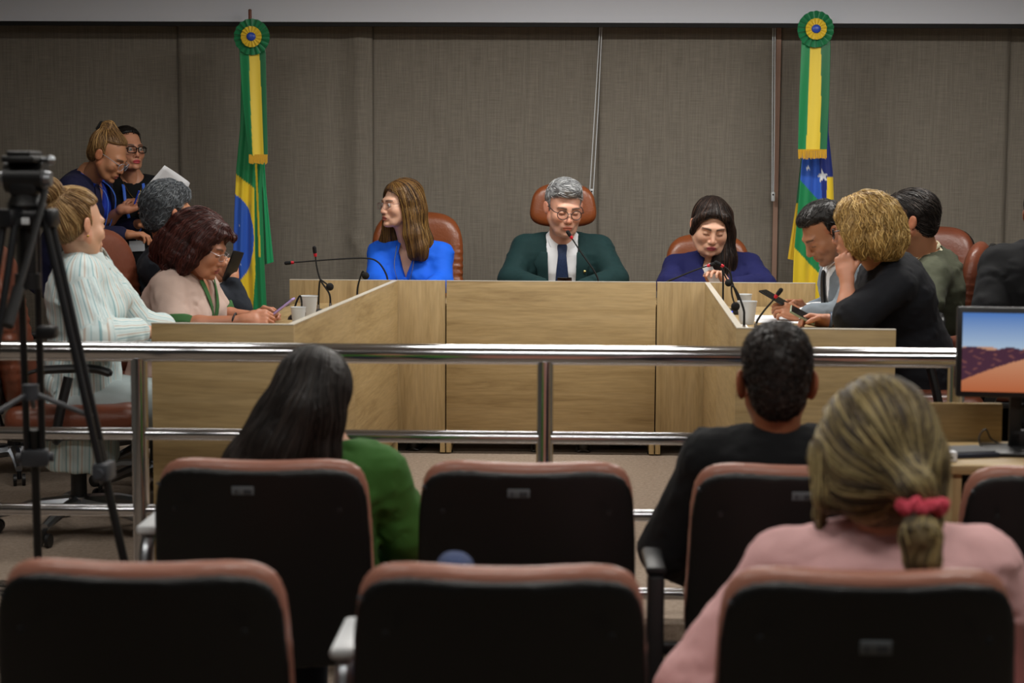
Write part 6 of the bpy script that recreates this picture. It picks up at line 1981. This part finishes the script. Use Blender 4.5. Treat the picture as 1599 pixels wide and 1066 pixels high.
drk = (w < 0.55 + 0.02 * np.sin(u * 23)) & (w > 0.10 + 0.75 * (u + 0.02) * 0.8 + 0.03 * np.sin(u * 37 + w * 20)); C[drk] = np.array(lin('47283a'))
sp_ = (np.sin(u * 60 + 3 * np.sin(w * 30)) * np.sin(w * 45 + u * 9) > 0.72) & drk; C[sp_] = np.array(lin('7a4a48'))
near = w < 0.14 + 0.62 * u + 0.02 * np.sin(u * 6); sh = np.clip(w / 0.6, 0, 1)[..., None]
C[near] = (np.array(lin('b5633c')) * (1 - sh) + np.array(lin('cf9a78')) * sh)[near]
P_ = np.stack([(u - 0.5) * (Wm - 0.030), np.full(u.shape, -0.0035), (w - 0.5) * (Hm - 0.034)], -1).reshape(-1, 3) @ TR.T + (0, 0, zc)
i = np.arange(nz - 1)[:, None] * nx + np.arange(nx - 1)[None]
scr = bpy.data.materials.new('lit_screen'); nt, N, Lk, b_ = nodes_of(scr)
a_ = N.new('ShaderNodeAttribute'); a_.attribute_name = 'Col'
Lk.new(a_.outputs['Color'], b_.inputs['Emission Color']); b_.inputs['Emission Strength'].default_value = 0.85
b_.inputs['Base Color'].default_value = (0.01, 0.01, 0.01, 1); b_.inputs['Roughness'].default_value = 0.3
mesh_obj('screen', P_, np.stack([i, i + 1, i + 1 + nx, i + nx], -1).reshape(-1, 4), scr, e, col=C.reshape(-1, 3))
st_ = MB()
st_.box((-0.035, 0.05, 0.16), (0.035, 0.02, 0.30), bev=0.004).box((0.035, 0.05, 0.16), (0.035, 0.02, 0.30), bev=0.004)
st_.box((0, 0.05, 0.03), (0.10, 0.02, 0.06), bev=0.004).box((0, 0.05, 0.24), (0.10, 0.02, 0.16), bev=0.004)
for k in range(16):
    a0, a1 = 2 * math.pi * k / 16, 2 * math.pi * (k + 1) / 16
    st_.tube([(0.020 * math.cos(a0), 0.05, 0.105 + 0.03 * math.sin(a0)), (0.020 * math.cos(a1), 0.05, 0.105 + 0.03 * math.sin(a1))], 0.008, 6)
st_.build('stand_column', M['blackp'], e)
MB().box((0, 0.0, 0.006), (0.26, 0.20, 0.012), bev=0.004).build('stand_foot', M['blackp'], e)
kb = at(1500, 692, 4.95)
e = empty('notebook', (kb[0], 4.93, DESKZ), 0.25, 'flat dark blue notebook lying on the operator desk left of the monitor', 'notebook')
MB().box((0, 0, 0.007), (0.17, 0.13, 0.014), bev=0.003).build('cover', mat('dark_blue_cover', '20283c', 0.45), e)
MB().box((0.0, -0.001, 0.016), (0.15, 0.11, 0.004)).build('top_card', M['greyp'], e)
wb = at(1479, 706, 4.80)
e = empty('paper_box', (wb[0], 4.82, DESKZ), 0, 'small white printed carton on the front edge of the operator desk', 'box')
MB().box((0, 0, 0.014), (0.058, 0.04, 0.028), bev=0.003).build('carton', M['paper'], e)
MB().box((0, -0.0205, 0.012), (0.036, 0.0008, 0.006)).box((0, -0.0205, 0.02), (0.026, 0.0008, 0.003)).build('print', M['tag'], e)
e = empty('cable', (at(1545, 690, 5.05)[0], 5.08, DESKZ), 0, 'thin black cable curving up behind the notebook', 'cable')
MB().tube(smooth_path([(-0.02, 0, 0.003), (-0.02, 0.01, 0.03), (0.0, 0.02, 0.05), (0.02, 0.03, 0.02), (0.05, 0.03, 0.003)]), 0.0025, 6).build('wire', M['blackp'], e)

# ------------------------------------------------------------------ video tripod
TY = 4.45
tx = at(42, 335, TY)[0]
e = empty('camera_tripod', (tx, TY, AUD), 0, 'tall black video tripod with fluid head at the left edge, out of focus', 'tripod')
def tl(px_, py_, dy=0.0): return at(px_, py_, TY + dy) - np.array([tx, TY, AUD])
zt_ = tl(42, 337)[2]
MB().box((0, 0, zt_), (0.115, 0.10, 0.032), bev=0.008).box((0, 0, zt_ - 0.02), (0.10, 0.085, 0.02), bev=0.006).build('bowl_plate', M['blackp'], e)
lb = tl(28, 345, -0.055)
MB().box((lb[0], -0.052, lb[2]), (0.058, 0.003, 0.017), bev=0.001).build('white_label', M['whitep'], e)
for nme, ang, rr in (('a', math.radians(-5), 0.36), ('b', math.radians(105), 0.36), ('c', math.radians(238), 0.36)):
    d = np.array([math.cos(ang), math.sin(ang), 0]); t = np.array([-d[1], d[0], 0])
    top = d * 0.055 + (0, 0, zt_ - 0.005); foot = d * rr
    knee = top + (foot - top) * 0.46; low = top + (foot - top) * 0.80
    lg = MB()
    for s_ in (-1, 1): lg.tube([top + t * s_ * 0.022, knee + t * s_ * 0.020], 0.0095, 10)
    lo_ = lg.box(top, (0.05, 0.06, 0.05), R=rotz(ang), bev=0.01).build('leg', mat('leg_black', '17191d', 0.35), e)
    MB().tube([knee + (top - knee) * 0.12, low], 0.0115, 10).tube([low, foot + (0, 0, 0.02)], 0.009, 10).build('lower_tube', M['blackp'], lo_)
    MB().box(knee, (0.045, 0.075, 0.05), R=rotz(ang), bev=0.01).cyl(knee - t * 0.05, knee + t * 0.05, 0.013).build('clamp', M['greyp'], lo_)
    MB().box(low, (0.035, 0.045, 0.045), R=rotz(ang), bev=0.01).build('clamp', M['blackp'], lo_)
    MB().lathe([(0, 0.03), (0.018, 0.026), (0.024, 0.0), (0, 0)], foot).build('rubber_foot', M['blackp'], lo_)
    MB().tube([np.array([0, 0, 0.98]), top + (foot - top) * 0.36], 0.007, 8).build('spreader_arm', M['greyp'], e)
MB().cyl((0, 0, 0.96), (0, 0, 1.0), 0.022).build('spreader_hub', M['greyp'], e)
MB().cyl((0, 0, zt_ - 0.16), (0, 0, zt_ - 0.02), 0.024).cyl((0, 0, zt_ - 0.19), (0, 0, zt_ - 0.15), 0.034).build('levelling_bowl', M['blackp'], e)
zh = zt_ + 0.016
MB().lathe([(0, zh), (0.045, zh), (0.050, zh + 0.012), (0.040, zh + 0.034), (0.030, zh + 0.045), (0, zh + 0.045)]).build('pan_base', M['blackp'], e)
MB().cyl((-0.050, 0, zh + 0.085), (0.050, 0, zh + 0.085), 0.042).box((0, 0, zh + 0.065), (0.075, 0.075, 0.06), bev=0.012).build('tilt_drum', M['blackp'], e)
for s_ in (-1, 1): MB().cyl((s_ * 0.048, 0, zh + 0.08), (s_ * 0.066, 0, zh + 0.08), 0.022, 0.018).build('drum_cap', M['satin'], e)
MB().box((0, 0, zh + 0.130), (0.085, 0.14, 0.018), bev=0.005).box((0, -0.01, zh + 0.145), (0.062, 0.11, 0.012), bev=0.004).build('slide_plate', M['blackp'], e)
MB().tube([(0.04, 0.0, zh + 0.128), (0.065, -0.02, zh + 0.128)], 0.006, 8).sphere((0.072, -0.025, zh + 0.128), 0.013, 10).build('lock_knob', M['satin'], e)
MB().tube([(0.055, -0.02, zh + 0.05), (0.045, -0.13, zh - 0.10), (0.03, -0.26, zh - 0.27)], [0.009, 0.009, 0.009], 10).tube([(0.037, -0.20, zh - 0.19), (0.03, -0.27, zh - 0.28)], 0.015, 10).build('pan_handle', M['blackp'], e)
MB().box((0.055, -0.03, zt_ - 0.30), (0.05, 0.05, 0.035), bev=0.008).build('remote_control', M['blackp'], e)

# blue bag on the seat of the empty chair, only its top shows
b0 = at(710, 864, 3.34)
e = empty('fabric_bag', (b0[0], 3.34, AUD + 0.478), 0, 'blue fabric bag on the seat of the bottom middle chair, only its top showing', 'bag')
v = Vol(0.01); v.bx((0, 0, 0.10), (0.038, 0.06, 0.10), rd=0.03)
ww = wob(77, 0.09); v.disp = lambda X, Y, Z: 0.006 * ww(X, Y, Z)
V, Q = v.mesh(); V[:, 2] = np.maximum(V[:, 2], 0.001) * (b0[2] - AUD - 0.478) / 0.2
mesh_obj('bag_body', V, Q, M['denim'], e)
